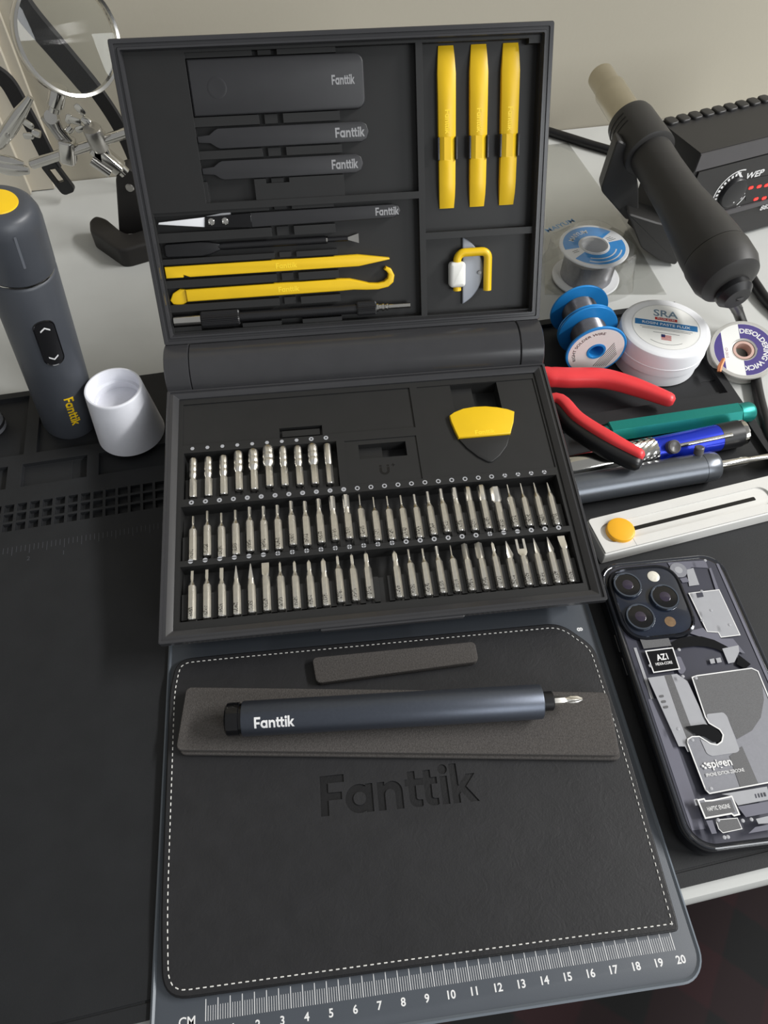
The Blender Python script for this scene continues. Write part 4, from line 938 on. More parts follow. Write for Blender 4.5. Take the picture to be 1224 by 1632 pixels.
# ------------------------------------------------------------ white box cutter
a = H(934, 827, 0.0095); b = H(1210, 760, 0.0095); u = (b - a).normalized(); v = Vector((-u.y, u.x, 0))
KM = frame((a.x, a.y, Z_SIL), u, v)
ct = thing('box_cutter', 'white plastic sliding box cutter with round yellow button', 'box cutter', KM)
fr = H(951, 887, 0.0095) - a; wd = -fr.dot(v); hT = 0.011; Lc = 0.150
M_CUT = mat('offwhite_plastic', (214, 213, 209), 0.42, var=0.02, scale=80, bump=0.05, bscale=2500)
sl0 = (H(1000, 843, .0095) - a).dot(u); sl1 = (H(1203, 790, .0095) - a).dot(u); ym = -wd * .52
body = rrect(0, Lc, -wd, 0, [.003, .012, .003, .001], 6)
mb = MB(); mb.slab(body, 0.0001, hT - .0012, .0008, .0006); obj('body', mb, M_CUT, ct)
# top frame with a long channel
cu = bpy.data.curves.new('face', 'CURVE'); cu.dimensions = '2D'; cu.fill_mode = 'BOTH'; cu.extrude = .0006
for l in (inset(body, .0008), rrect(max(sl0 - .022, .004), sl1 + .010, ym - wd * .24, ym + wd * .27, .006, 6)):
    sp = cu.splines.new('POLY'); sp.points.add(len(l) - 1); sp.use_cyclic_u = True
    for q, p in zip(sp.points, l): q.co = (p[0], p[1], 0, 1)
to = bpy.data.objects.new('face', cu); COL.objects.link(to); me = bpy.data.meshes.new_from_object(to.evaluated_get(bpy.context.evaluated_depsgraph_get())); bpy.data.objects.remove(to)
me.materials.clear(); me.materials.append(M_CUT); me.name = 'face'; fo = bpy.data.objects.new('face', me); COL.objects.link(fo); fo.parent = ct; fo.location = (0, 0, hT - .0006)
flat('slot', rrect(sl0, sl1, ym - .0012, ym + .0014, .0008, 4), hT - .00119, M_GLOSSB, ct)
bb = H(990, 843, 0.0115) - a
mb = MB(); rB = .0083; mb.lathe([(rB, hT - .0012), (rB, hT + .0012), (rB * .96, hT + .0019), (rB * .82, hT + .0023), (.0001, hT + .0024)], 40, (bb.dot(u), bb.dot(v), 0)); obj('slider_button', mb, M_AMBER, ct)
flat('seam', [(.0205, -wd + .0006), (.0208, -wd + .0006), (.0208, -wd * .78), (.0205, -wd * .78)], hT, M_PRINTG, ct)

# ------------------------------------------------------------ tools lying in the mat's compartment
def axis_thing(name, label, cat, pa, pb, zc, upv=None):
    A = H(pa[0], pa[1], zc); B = H(pb[0], pb[1], zc); x = (B - A).normalized(); M = frame(A, x, Vector((-x.y, x.x, 0)))
    return thing(name, label, cat, M), (lambda px, py: (H(px, py, zc) - A).dot(x)), A, x
def hexring(r, x, rot=0.0, k=24): return [(x, a_, b_) for a_, b_ in ngon(6, r, k, rot)]
rt = .0066; t, f, A, x = axis_thing('hex_driver', 'teal anodised hexagonal screwdriver handle in the mat compartment', 'screwdriver', (968, 690), (1176, 659), LO_Z + rt)
M_TEAL = mat('teal_anodised', (30, 132, 124), 0.36, metal=0.55, var=0.04, scale=600)
xe = f(1174, 659); xc = f(1197, 655)
mb = MB(); mb.loft([hexring(rt * .9, 0, 0), hexring(rt, .0007, 0), hexring(rt, xe, 0)]); obj('barrel', mb, M_TEAL, t, 20)
mb = MB(); mb.lathe([(rt * .96, xe), (rt * 1.04, xe + .0006), (rt * 1.04, xc - .002), (rt * .9, xc), (rt * .5, xc + .0005)], 36, ax=(1, 0, 0)); obj('swivel_cap', mb, M_TEAL, t)
mb = MB(); mb.lathe([(.0022, -.0150), (.0030, -.0145), (rt * .62, -.006), (rt * .8, -.0002), (rt * .8, .0003)], 32, ax=(1, 0, 0)); obj('nose', mb, M_TEAL, t)

rs = .0092; t, f, A, x = axis_thing('solder_sucker', 'blue solder sucker with knurled metal sleeve and plunger', 'solder sucker', (912, 746), (1180, 690), LO_Z + rs)
M_BLUE = mat('blue_anodised_bright', (28, 52, 190), 0.25, metal=0.4, var=0.04, scale=60)
k0, k1 = f(992, 722), f(1036, 713); e0, e1 = f(1150, 696), f(1184, 690)
mb = MB(); mb.lathe([(.0030, -.012), (.0045, -.010), (rs * .9, -.002), (rs * .92, k0)], 36, ax=(1, 0, 0)); obj('metal_sleeve', mb, M_CHROME, t)
mb = MB(); ks = 44; n2 = 16
pts = []
for j in range(n2 + 1):
    xx = k0 + (k1 - k0) * j / n2
    pts.append([(xx, rs * (1 + .022 * math.cos(ks / 2 * (2 * math.pi * i / (ks * 2)) * 1 + j * 1.57)) * math.cos(2 * math.pi * i / (ks * 2)), rs * (1 + .03 * (1 if (i + j) % 4 < 2 else -1)) * math.sin(2 * math.pi * i / (ks * 2))) for i in range(ks * 2)])
mb.loft(pts); obj('knurled_grip', mb, M_CHROME, t, 15)
mb = MB(); mb.lathe([(rs * .97, k1), (rs * .97, e0 - .002), (rs * .9, e0 - .0018), (rs * .9, e0)], 40, ax=(1, 0, 0)); obj('blue_barrel', mb, M_BLUE, t)
mb = MB(); mb.lathe([(rs * .985, e0 - .004), (rs * .985, e1 - .004)], 40, ax=(1, 0, 0)); obj('black_sleeve', mb, M_BLACK, t)
mb = MB(); mb.lathe([(rs * .9, e1 - .004), (rs * .95, e1 - .003), (rs * .95, e1 - .0006), (rs * .8, e1)], 36, ax=(1, 0, 0)); obj('end_ring', mb, M_CHROME, t)
cb = f(1054, 708); tocam = (CAM_O - (A + x * cb)).normalized(); MI = t.matrix_world.inverted().to_3x3(); dn = (MI @ tocam); dn.x = 0; dn.normalize()
mb = MB(); mb.lathe([(.0044, rs * .9), (.0044, rs + .003), (.0036, rs + .0036), (.0026, rs + .0030), (.0001, rs + .0026)], 28, (cb, 0, 0), dn); obj('release_button', mb, mat('grey_button', (88, 86, 86), 0.35), t)
c0 = f(1064, 713); c1 = f(1150, 692)
mb = MB(); mb.lathe([(.0014, c0), (.0014, c1)], 14, tuple(dn * (rs * .97)), (1, 0, 0)); obj('guide_rod', mb, M_CHROME, t)

rg = .0096; t, f, A, x = axis_thing('desoldering_pump', 'grey metal desoldering pump with thin plunger rod beside the box cutter', 'desoldering pump', (922, 779), (1141, 742), LO_Z + rg)
M_GUN = mat('grey_anodised', (96, 100, 106), 0.3, metal=0.6, var=0.04, scale=300)
e0, e1 = f(1116, 747), f(1141, 742); r1 = f(1190, 731); r2 = f(1224, 722)
mb = MB(); mb.lathe([(rg * .7, -.014), (rg, -.012), (rg, e0), (rg * .985, e0 + .0002)], 44, ax=(1, 0, 0)); obj('barrel', mb, M_GUN, t)
mb = MB(); mb.lathe([(rg, e0 + .0003), (rg, e1 - .003), (rg * .9, e1 - .0006), (rg * .6, e1)], 44, ax=(1, 0, 0)); obj('end_cap', mb, M_GUN, t)
mb = MB(); mb.lathe([(.0030, e1 - .001), (.0030, r1 - .002), (.0022, r1), (.0022, r2), (.0032, r2 + .001), (.0032, r2 + .003)], 20, ax=(1, 0, 0)); obj('plunger_rod', mb, M_CHROME, t)
mb = MB(); mb.lathe([(.0065, r2 + .003), (.0070, r2 + .004), (.0070, r2 + .014), (.0055, r2 + .016)], 28, ax=(1, 0, 0)); obj('plunger_knob', mb, M_BLACK, t)
cb = f(1109, 742); mb = MB(); mb.lathe([(.0030, rg * .9), (.0030, rg + .0035), (.0024, rg + .0040)], 20, (cb, .003, 0), (0, .35, 1)); obj('release_button', mb, MATS['grey_button'], t)

# ------------------------------------------------------------ red handled pliers
M_RED = mat('red_vinyl', (226, 62, 66), 0.38, var=0.04, scale=80)
pc = Vector((0.084, 0.320, 0.0045)); pm = thing('pliers', 'pliers with red and black handles, jaws tucked under the tool case', 'pliers', Matrix.Translation((pc.x, pc.y, Z_SIL)))
O_ = pm.matrix_world.translation
def handle(pts, name, material, wz, up_shift=None):
    """pts: (world point, half width, half height)"""
    P = [p for p, _, _ in pts]; fine = []; N_ = 6
    for i in range(len(P) - 1):
        for k in range(N_):
            t_ = k / N_; p0, p1, p2, p3 = P[max(i - 1, 0)], P[i], P[i + 1], P[min(i + 2, len(P) - 1)]
            q = 0.5 * ((2 * p1) + (p2 - p0) * t_ + (2 * p0 - 5 * p1 + 4 * p2 - p3) * t_ ** 2 + (3 * p1 - p0 - 3 * p2 + p3) * t_ ** 3)
            fine.append((q, pts[i][1] + (pts[i + 1][1] - pts[i][1]) * t_, pts[i][2] + (pts[i + 1][2] - pts[i][2]) * t_))
    fine.append(pts[-1])
    d = (fine[-1][0] - fine[-2][0]).normalized(); e = fine[-1]
    fine += [(e[0] + d * e[1] * .5, e[1] * .86, e[2] * .86), (e[0] + d * e[1] * .9, e[1] * .45, e[2] * .45)]
    rings = []
    for i, (q, w_, h_) in enumerate(fine):
        tg = (fine[min(i + 1, len(fine) - 1)][0] - fine[max(i - 1, 0)][0]).normalized(); sd = Vector((-tg.y, tg.x, 0)).normalized(); upv = tg.cross(sd)
        if upv.z < 0: upv = -upv
        ring = []
        for k in range(20):
            an = 2 * math.pi * k / 20; cx_ = math.copysign(abs(math.cos(an)) ** .7, math.cos(an)); sy_ = math.copysign(abs(math.sin(an)) ** .7, math.sin(an))
            ring.append(q - O_ + sd * cx_ * w_ + upv * (sy_ * h_ + wz))
        rings.append(ring)
    mb = MB(); mb.loft(rings); return obj(name, mb, material, pm, 50)
za = 0.0085
hA = [(pc + Vector((.002, .003, .004)), .004, .003), (H(858, 604, za), .0058, .0052), (H(880, 601, za), .0066, .006), (H(906, 602, za), .0068, .006), (H(960, 603, za), .0066, .006), (H(1010, 616, za), .0058, .0056), (H(1066, 637, za), .0042, .0046)]
handle(hA, 'handle', M_RED, 0)
hB = [(pc + Vector((.004, -.003, .004)), .004, .003), (H(880, 648, .012), .0058, .005), (H(915, 680, .016), .0062, .0054), (H(965, 712, .020), .0062, .0054), (H(1012, 737, .0215), .0045, .0046)]
hBr = [(p + Vector((.0022, .0032, .0022)), w_ * .74, h_ * .8) for p, w_, h_ in hB]
handle(hB, 'handle', M_BLACK, -.0004)
handle(hBr, 'handle_inlay', M_RED, 0.0012)
mb = MB(); mb.lathe([(.0085, .0008), (.0088, .0016), (.0088, .0092), (.0080, .010), (.004, .0102)], 28); obj('pivot', mb, M_STEEL, pm)
mb = MB(); mb.slab([(-.034, -.001), (-.008, -.0075), (0, -.0075), (0, .0), (-.034, .0)], .001, .0088, .001); obj('jaw', mb, M_STEEL, pm)
mb = MB(); mb.slab([(-.034, .0003), (0, .0003), (0, .0075), (-.008, .0075), (-.034, .0013)], .001, .0088, .001); obj('jaw', mb, M_STEEL, pm)

# ------------------------------------------------------------ flux jar
jc = Vector((0.1965, 0.3930, LO_Z)); jz = 0.0245 - LO_Z
lx = (H(1115, 527, .0245) - H(1005, 511, .0245)).normalized()
t = thing('flux_jar', 'white round jar of paste flux with printed lid label', 'jar', frame(jc, lx, Vector((-lx.y, lx.x, 0))))
mb = MB(); mb.lathe([(.0285, 0.0001), (.0300, .0012), (.0300, .0100), (.0292, .0106)], 64); obj('jar_body', mb, M_WHITE, t)
mb = MB(); mb.lathe([(.0306, .0104), (.0312, .0110), (.0312, jz - .0024), (.0306, jz - .0010), (.0292, jz - .0002), (.0280, jz)], 64); obj('lid', mb, M_WHITE, t)
mb = MB(); mb.lathe([(.0309, .0168), (.03155, .0172), (.03155, .0178), (.0309, .0182)], 64, cap0=False, cap1=False); obj('lid_ridge', mb, M_WHITE, t)
lb = flat('label', circ(.0236, 64), jz, mat('label_paper', (236, 236, 232), 0.5, var=0.01), t)
M_LB = mat('label_blue', (40, 112, 168), 0.5); M_LR2 = mat('label_red', (178, 52, 48), 0.5); M_LG = mat('label_slate', (112, 134, 152), 0.5); M_LT = mat('label_text', (96, 98, 102), 0.6)
zj = jz + .00008
flat('label_band', [(-.0215, -.0009), (.0215, -.0009), (.0215, .0049), (-.0215, .0049)], zj, M_LB, lb)
flat('label_band', [(-.0077, .0063), (.0077, .0063), (.0077, .0091), (-.0077, .0091)], zj, M_LR2, lb)
text_obj('lettering', 'SRA', .0098, M_LG, lb, T3(-.0002, .0138, zj), width=.017, bold=.016)
text_obj('lettering', 'FLUX #135', .0023, M_PRINT, lb, T3(0, .0077, zj + .00006), width=.012)
text_obj('lettering', 'ROSIN PASTE FLUX', .0036, M_PRINT, lb, T3(0, .002, zj + .00006), width=.033, bold=.008)
for k, (y, w_) in enumerate(((-.0028, .036), (-.0042, .033), (-.0074, .018))): flat('label_rule', [(-w_ / 2, y), (w_ / 2, y), (w_ / 2, y + .00035), (-w_ / 2, y + .00035)], zj, M_LT, lb)
for k in range(5): flat('flag_stripe', [(-.0034, -.0142 + .0011 * k), (.0034, -.0142 + .0011 * k), (.0034, -.0136 + .0011 * k), (-.0034, -.0136 + .0011 * k)], zj, M_LR2, lb)
flat('flag_canton', [(-.0034, -.0114), (-.0008, -.0114), (-.0008, -.0086), (-.0034, -.0086)], zj + .00006, mat('label_navy', (40, 50, 96), 0.5), lb)
ringflat('label_rule', .0186, .0189, zj, M_LT, lb, None, 235, 305, 24)
ringflat('label_edge', .0232, .0235, zj, mat('label_grey', (190, 190, 188), 0.5), lb)

# ------------------------------------------------------------ blue solder spools
M_SPB = mat('blue_plastic', (38, 140, 214), 0.35, var=0.03, scale=60)
M_WIRE = mat('solder_wire', (150, 150, 156), 0.3, metal=0.9, var=0.1, scale=400)
rS = .0213; zS = LO_Z + rS + .0001
fc = H(950, 560, zS); bc = H(922, 492, zS); axd = (fc - bc).normalized(); Ls = (fc - bc).length / 2
def winding(r, x0, x1, pitch=.00075):
    n_ = int((x1 - x0) / pitch); pr = []
    for i in range(n_): pr += [(r - .00022, x0 + i * pitch), (r, x0 + (i + .5) * pitch)]
    return pr + [(r - .00022, x1)]
for k, lab in enumerate(('blue plastic spool of solder wire with white label facing front', 'blue plastic spool of solder wire behind the labelled spool')):
    o = fc - axd * Ls * k - axd * (.0001 * k)
    t = thing('solder_spool', lab, 'solder spool', frame(o, Vector((-axd.y, axd.x, 0)), Vector((0, 0, 1))))
    # local z points along x cross y
    sgn = 1 if Vector(t.matrix_world.col[2][:3]).dot(axd) > 0 else -1
    e = .0016; Lq = Ls - .0004
    for nm, h0 in (('front_flange', -e), ('rear_flange', -Lq)):
        mb = MB(); pr = [(.0052, h0), (rS - .0004, h0), (rS, h0 + .0004), (rS, h0 + e - .0004), (rS - .0004, h0 + e), (.0052, h0 + e)]
        if sgn < 0: pr = [(r, -h) for r, h in pr]
        mb.lathe(pr + [pr[0]], 56, cap0=False, cap1=False); obj(nm, mb, M_SPB, t)
    mb = MB(); pr = [(.0052, -Lq), (.0066, -Lq), (.0066, 0.0004), (.0052, 0.0004), (.0046, -.001), (.0046, -Lq)]
    mb.lathe([(r, h * sgn) for r, h in pr], 32, cap0=False, cap1=False); obj('hub', mb, M_SPB, t)
    mb = MB(); mb.lathe([(r, h * sgn) for r, h in [(.006, -Lq + e)] + winding(.0128, -Lq + e, -e) + [(.006, -e)]], 40, cap0=False, cap1=False); obj('wire', mb, M_WIRE, t, 60)
    if k == 0:
        lb = ringflat('label', .0068, .0196, .00001 * sgn, mat('label_paper', (236, 236, 232), 0.5), t, Matrix.Scale(sgn, 4, (0, 0, 1)) if sgn < 0 else None)
        arctext('lettering', 'RIGHT SOLDER WIRE', .0030, M_GLOSSB, lb, .0158, 145, z=.00008, bold=.01, width=.036)
        for q in range(7): flat('label_rule', [(.0070 + .0014 * q, -.012 + .0006 * q), (.0074 + .0014 * q, -.012 + .0006 * q), (.0074 + .0014 * q, .011 - .0012 * q), (.0070 + .0014 * q, .011 - .0012 * q)], .00008, M_GLOSSB, lb, Matrix.Rotation(-.45, 4, 'Z'))

# ------------------------------------------------------------ bagged solder spool
mz = 0.0250; mc = H(947, 391, mz); rm = .0268; hm = mz - Z_DESK - .0014
mx = (H(1000, 368, mz) - H(900, 400, mz)).normalized()
t = thing('solder_spool', 'white solder spool with blue printed label inside clear plastic bag', 'solder spool', frame((mc.x, mc.y, Z_DESK + .0014), mx, Vector((-mx.y, mx.x, 0))))
for nm, h0 in (('bottom_flange', 0.0001), ('top_flange', hm - .002)):
    mb = MB(); pr = [(.0102, h0), (rm - .0004, h0), (rm, h0 + .0005), (rm, h0 + .0015), (rm - .0005, h0 + .002), (.0102, h0 + .002)]; mb.lathe(pr + [pr[0]], 56, cap0=False, cap1=False); fl = obj(nm, mb, M_WHITE, t)
mb = MB(); mb.lathe([(.0114, .0005), (.0114, hm + .0006), (.0106, hm + .001), (.0098, hm + .0004), (.0094, .0005)], 40, cap0=False, cap1=False); obj('hub', mb, M_WHITE, t)
mb = MB(); mb.lathe([(.011, .002)] + winding(.0205, .002, hm - .002, .001) + [(.011, hm - .002)], 40, cap0=False, cap1=False); obj('wire', mb, M_WIRE, t, 60)
M_LB2 = mat('label_sky', (66, 150, 222), 0.5)
def bandseg(y0, y1, name, M_):
    r_, ri = .0242, .0120; k = 40; pts_o = []
    mb = MB(); N_ = 36
    for i in range(N_):
        for j in range(6):
            pass
    xs_ = [-.0242 + .0484 * i / N_ for i in range(N_ + 1)]; z = hm + .00004
    # grid strip clipped to annulus
    for i in range(N_):
        for (xa, xb) in ((xs_[i], xs_[i + 1]),):
            for s in range(10):
                ya = y0 + (y1 - y0) * s / 10; yb = y0 + (y1 - y0) * (s + 1) / 10; cx_ = (xa + xb) / 2; cy_ = (ya + yb) / 2; rr_ = math.hypot(cx_, cy_)
                if ri < rr_ < r_: mb.add([(xa, ya, z), (xb, ya, z), (xb, yb, z), (xa, yb, z)], [(0, 1, 2, 3)])
    return obj(name, mb, M_, t, 0)
def annsector(name, a0, a1, r0, r1, M_, par, z):
    return ringflat(name, r0, r1, z, M_, par, None, a0, a1, 40)
annsector('label_band', 22, 168, .0122, .0240, M_LB2, t, hm + .00003)
annsector('label_band', 198, 352, .0122, .0240, M_LB2, t, hm + .00003)
arctext('lettering', 'MAIYUM', .0058, M_PRINT, t, .0178, 105, z=hm + .0001, bold=.02, width=.020)
for rr_ in (.0165, .0205): ringflat('label_rule', rr_, rr_ + .0010, hm + .0001, M_PRINT, t, None, 225, 318, 24)
for q in range(3): flat('label_rule', [(.0135, -.0005 + .0018 * q), (.0200 - .001 * q, -.0005 + .0018 * q), (.0200 - .001 * q, .0000 + .0018 * q), (.0135, .0000 + .0018 * q)], hm + .0001, M_LT, t)
for q in range(2): flat('label_rule', [(-.0200, -.0015 + .0018 * q), (-.0150, -.0015 + .0018 * q), (-.0150, -.0010 + .0018 * q), (-.0200, -.0010 + .0018 * q)], hm + .0001, M_LT, t)
M_CLEAR = clear_mat('clear_film', (0.955, 0.955, 0.945), 0.03, 0.12)
bagm = thing('plastic_bag', 'clear plastic bag around the white solder spool', 'bag', frame((mc.x, mc.y, Z_DESK), mx, Vector((-mx.y, mx.x, 0))))
mb = MB(); kk = 28; rings = []
for h, e in ((.0002, .034), (.004, .0335), (.012, .0315), (.020, .030), (hm + .0022, .0292), (hm + .0034, .026)):
    ring = []
    for i in range(kk):
        a = 2 * math.pi * i / kk; sq = 1.0 / max(abs(math.cos(a)), abs(math.sin(a))) ** .55; wob = 1 + .018 * math.sin(5 * a + h * 260) + .012 * math.sin(9 * a - h * 410)
        ring.append((e * sq * wob * math.cos(a), e * sq * wob * math.sin(a), h))
    rings.append(ring)
mb.loft(rings, False, True); obj('pouch', mb, M_CLEAR, bagm, 60)
fp = [H(x_, y_, Z_DESK) - Vector((mc.x, mc.y, Z_DESK)) for x_, y_ in ((868, 470), (1062, 470), (985, 340), (905, 228), (870, 232))]
bx, by = Vector(bagm.matrix_world.col[0][:3]), Vector(bagm.matrix_world.col[1][:3])
fpl = [(p.dot(bx), p.dot(by)) for p in fp]
mb = MB(); mb.slab(fpl, .0001, .0007); obj('film', mb, M_CLEAR, bagm, 0)
text_obj('lettering', 'MAIYUM', .0066, mat('film_print', (110, 150, 190), 0.5), bagm, T3(-.012, .0300, hm + .0042, .10), width=.028, bold=.012)

# ------------------------------------------------------------ desoldering wick spool
wn = Vector((-.10, -.30, .95)).normalized(); rw = .0232; tw_ = .008
wc0 = H(1186, 557, .006); wx = (C_R - wn * C_R.dot(wn)).normalized()
hz = rw * math.sqrt(1 - wn.z ** 2)
wc = H(1186, 557, Z_DESK + hz + tw_ * wn.z + .0004)
t = thing('wick_spool', 'clear spool of desoldering wick with purple and white label', 'wick spool', frame(wc - wn * tw_, wx, wn.cross(wx)))
M_CLP = mat('frosted_plastic', (214, 212, 206), 0.25, var=0.03, scale=60, trans=0.35)
mb = MB(); mb.lathe([(.0085, 0), (rw, 0), (rw + .0003, .001), (rw, .002), (.0195, .0022), (.0195, tw_ - .0022), (rw, tw_ - .002), (rw + .0003, tw_ - .001), (rw, tw_), (.0090, tw_), (.0078, tw_ - .0006), (.0074, 0), (.0085, 0)], 64, cap0=False, cap1=False); obj('body', mb, M_CLP, t)
M_PUR = mat('label_purple', (74, 62, 128), 0.45); M_LP = MATS['label_paper']
lb = ringflat('label', .0090, .0208, tw_, M_LP, t)
def annclip(x0, x1, M_, z):
    mb = MB(); n_ = 60
    for i in range(n_):
        xa = x0 + (x1 - x0) * i / n_; xb = x0 + (x1 - x0) * (i + 1) / n_
        def iv(x): 
            o_ = math.sqrt(max(0, .0206 ** 2 - x * x)); i_ = math.sqrt(max(0, .0090 ** 2 - x * x)); return o_, i_
        (oa, ia), (ob, ib) = iv(xa), iv(xb)
        for s in (1, -1): mb.add([(xa, s * ia, z), (xb, s * ib, z), (xb, s * ob, z), (xa, s * oa, z)], [(0, 1, 2, 3)])
    return obj('label_area', mb, M_, lb, 0)
annclip(-.0015, .0206, M_PUR, tw_ + .00008); annclip(-.0206, -.0142, M_PUR, tw_ + .00008)
arctext('lettering', 'DESOLDERING WICK', .0052, M_PRINT, lb, .0150, -2, z=tw_ + .00014, bold=.03, width=.0505)
text_obj('lettering', 'CP-3015', .0026, mat('label_pink', (176, 140, 150), 0.5), lb, T3(-.0122, -.002, tw_ + .0001, -math.pi / 2), width=.008)
mb = MB(); mb.lathe([(.0072, .0002), (.0072, tw_ - .0008), (.0054, tw_ - .0008), (.0054, .0002), (.0072, .0002)], 32, cap0=False, cap1=False); obj('hub_insert', mb, mat('pink_plastic', (206, 172, 160), 0.4), t)
mb = MB(); cw0 = H(1147, 588, .0060); MIw = t.matrix_world.inverted()
mb.tube([MIw @ (cw0 + Vector((.0035, .007, .003))), MIw @ (cw0 + Vector((0, .001, .001))), MIw @ (cw0 + Vector((-.0006, -.002, -.0008)))], [.0012, .0017, .0014], 10); obj('braid_tip', mb, mat('copper_braid', (206, 132, 92), 0.45, metal=0.6, var=0.2, scale=2500), t)

# ------------------------------------------------------------ big electric screwdriver standing in the mat
DB = Vector((-0.2135, 0.3255, LO_Z + .0002)); Ld = 0.168; best = None
for i in range(4000):
    d = .25 + i * .0001; p = HZd(-4, 322, d)
    e = abs((p - DB).length - Ld)
    if best is None or e < best[0] - 1e-9:
        if (p - DB).z > .12: best = (e, p)
DT = best[1]; da = (DT - DB).normalized()
tcm = (CAM_O - (DB + DT) / 2); tcm = (tcm - da * tcm.dot(da)).normalized()
t = thing('electric_screwdriver', 'dark grey cordless screwdriver standing upright beside the white cup', 'screwdriver', frame(DB, tcm, da.cross(tcm)))
RD = .0182
def hp_(px, py): return min((abs((proj(DB + da * (Ld * i / 400) + tcm * RD) - Vector((px, py))).y), Ld * i / 400) for i in range(401))[1]
M_DRV = mat('graphite_shell', (64, 67, 73), 0.4, var=0.04, scale=80, bump=0.04, bscale=3000)
hs = hp_(40, 462)
mb = MB(); mb.lathe([(RD * .86, 0), (RD * .96, .0012), (RD, .004), (RD, hs - .0016), (RD * .965, hs - .0006), (RD * .93, hs)], 56); obj('body', mb, M_DRV, t)
mb = MB(); mb.lathe([(RD * .95, hs - .0002), (RD * .97, hs + .0004), (RD * .97, hs + .0012)], 56); obj('chrome_ring', mb, M_CHROME, t)
mb = MB(); mb.lathe([(RD * .94, hs + .0012), (RD * 1.0, hs + .0022), (RD * 1.0, Ld - .010), (RD * .97, Ld - .006), (RD * .88, Ld - .0022), (RD * .76, Ld - .0004), (RD * .6, Ld)], 56); hd = obj('torque_head', mb, M_DRV, t)
mb = MB(); mb.lathe([(RD * .52, Ld - .0002), (RD * .50, Ld + .0006), (.0001, Ld + .0009)], 40); obj('yellow_cap', mb, M_YEL, hd)
def cyl(x, y, r=RD + .00008, h0=0, a0=0): return (r * math.cos(x / RD + a0), r * math.sin(x / RD + a0), h0 + y)
def wrapflat(name, poly, r, h0, a0, material, par):
    mb = MB(); c = (sum(p[0] for p in poly) / len(poly), sum(p[1] for p in poly) / len(poly)); n_ = len(poly)
    for lv in (1.0, .66, .33): mb.v += [cyl(c[0] + (x - c[0]) * lv, c[1] + (y - c[1]) * lv, r, h0, a0) for x, y in poly]
    mb.v.append(cyl(c[0], c[1], r, h0, a0))
    for L_ in range(2):
        for i in range(n_): mb.f.append((L_ * n_ + i, L_ * n_ + (i + 1) % n_, (L_ + 1) * n_ + (i + 1) % n_, (L_ + 1) * n_ + i))
    for i in range(n_): mb.f.append((2 * n_ + i, 2 * n_ + (i + 1) % n_, 3 * n_))
    return obj(name, mb, material, par, 60)
h1, h2 = hp_(56, 517), hp_(72, 579); hb = (h1 + h2) / 2; hh_ = (h1 - h2) / 2 + .001
a_off = .10
bt = wrapflat('direction_button', rrect(-.0052, .0052, -hh_, hh_, .0051, 8), RD + .0004, hb, a_off, M_BLACK, t)
ro = rrect(-.0060, .0060, -hh_ - .0008, hh_ + .0008, .0058, 8)
mb = MB(); n_ = len(ro); ri = rrect(-.0052, .0052, -hh_, hh_, .0051, 8)
mb.v = [cyl(x, y, RD + .00005, hb, a_off) for x, y in ro] + [cyl(x, y, RD + .0007, hb, a_off) for x, y in inset(ro, .0003)] + [cyl(x, y, RD + .00035, hb, a_off) for x, y in ri]
mb.f = [(k * n_ + i, k * n_ + (i + 1) % n_, (k + 1) * n_ + (i + 1) % n_, (k + 1) * n_ + i) for k in (0, 1) for i in range(n_)]
obj('button_rim', mb, M_GLOSSB, bt)
for s in (1, -1):
    mb = MB(); yy = s * (hh_ - .0048)
    for q in (-1, 1):
        P = [(0, yy + s * .0010), (q * .0026, yy - s * .0012), (q * .0026, yy - s * .0024), (0, yy - s * .0002)]
        mb.add([cyl(x, y, RD + .0005, hb, a_off) for x, y in P], [(0, 1, 2, 3)])
    obj('arrow', mb, M_PRINT, bt)
sa, sb = hp_(27, 380), hp_(46, 430)
wrapflat('indicator_groove', rrect(-.0006, .0006, -abs(sa - sb) / 2, abs(sa - sb) / 2, .0005, 4), RD * 1.0 + .00006, (sa + sb) / 2, .12, M_DESK if False else mat('groove_grey', (98, 101, 108), 0.4), hd)
tx1, tx2 = hp_(97, 636), hp_(119, 678)
text_obj('lettering', 'Fanttik', .0080, M_YEL, t, width=abs(tx1 - tx2) * 1.0, bold=.016, ext=0, warp=lambda x, y, z: cyl(y, -x, RD + .00006, (tx1 + tx2) / 2, .12))

# ------------------------------------------------------------ white cup
cc_ = H(207, 681, Z_SIL); ch = .0415
t = thing('printed_cup', 'white plastic tapered cup standing between the cordless screwdriver and tool case', 'cup', Matrix.Translation((cc_.x + .0022, cc_.y - .004, Z_SIL)))
M_CUP = mat('white_filament', (226, 227, 234), 0.55, var=0.02, scale=300, bump=0.2, bscale=2500)
pr = [(.0212, .0001), (.0217, .0006)] + [(.0217 - (.0217 - .0176) * i / 40 + (.00003 if i % 2 else -.00003), .0006 + (ch - .0010) * i / 40) for i in range(1, 41)] + [(.0172, ch), (.0163, ch), (.0160, ch - .0005), (.0159, ch - .009), (.0142, ch - .0095), (.0142, ch - .014), (.0001, ch - .014)]
mb = MB(); mb.lathe(pr, 64); obj('cup_body', mb, M_CUP, t, 40)

# small grey dome in the left compartment
gc = H(-8, 690, LO_Z)
t = thing('grey_knob', 'small grey rounded cap lying in mat compartment beside cordless screwdriver', 'cap', Matrix.Translation(gc + Vector((-.004, .004, 0))))
mb = MB(); mb.lathe([(.0095, .0001), (.0105, .001), (.0105, .014), (.0092, .018), (.006, .0205), (.0001, .0212)], 36); obj('cap_body', mb, mat('mid_grey_plastic', (92, 93, 97), 0.42), t)
mb = MB(); mb.lathe([(.0106, .004), (.0109, .0045), (.0109, .006), (.0106, .0065)], 36, cap0=False, cap1=False); obj('band', mb, M_BLACK, t)

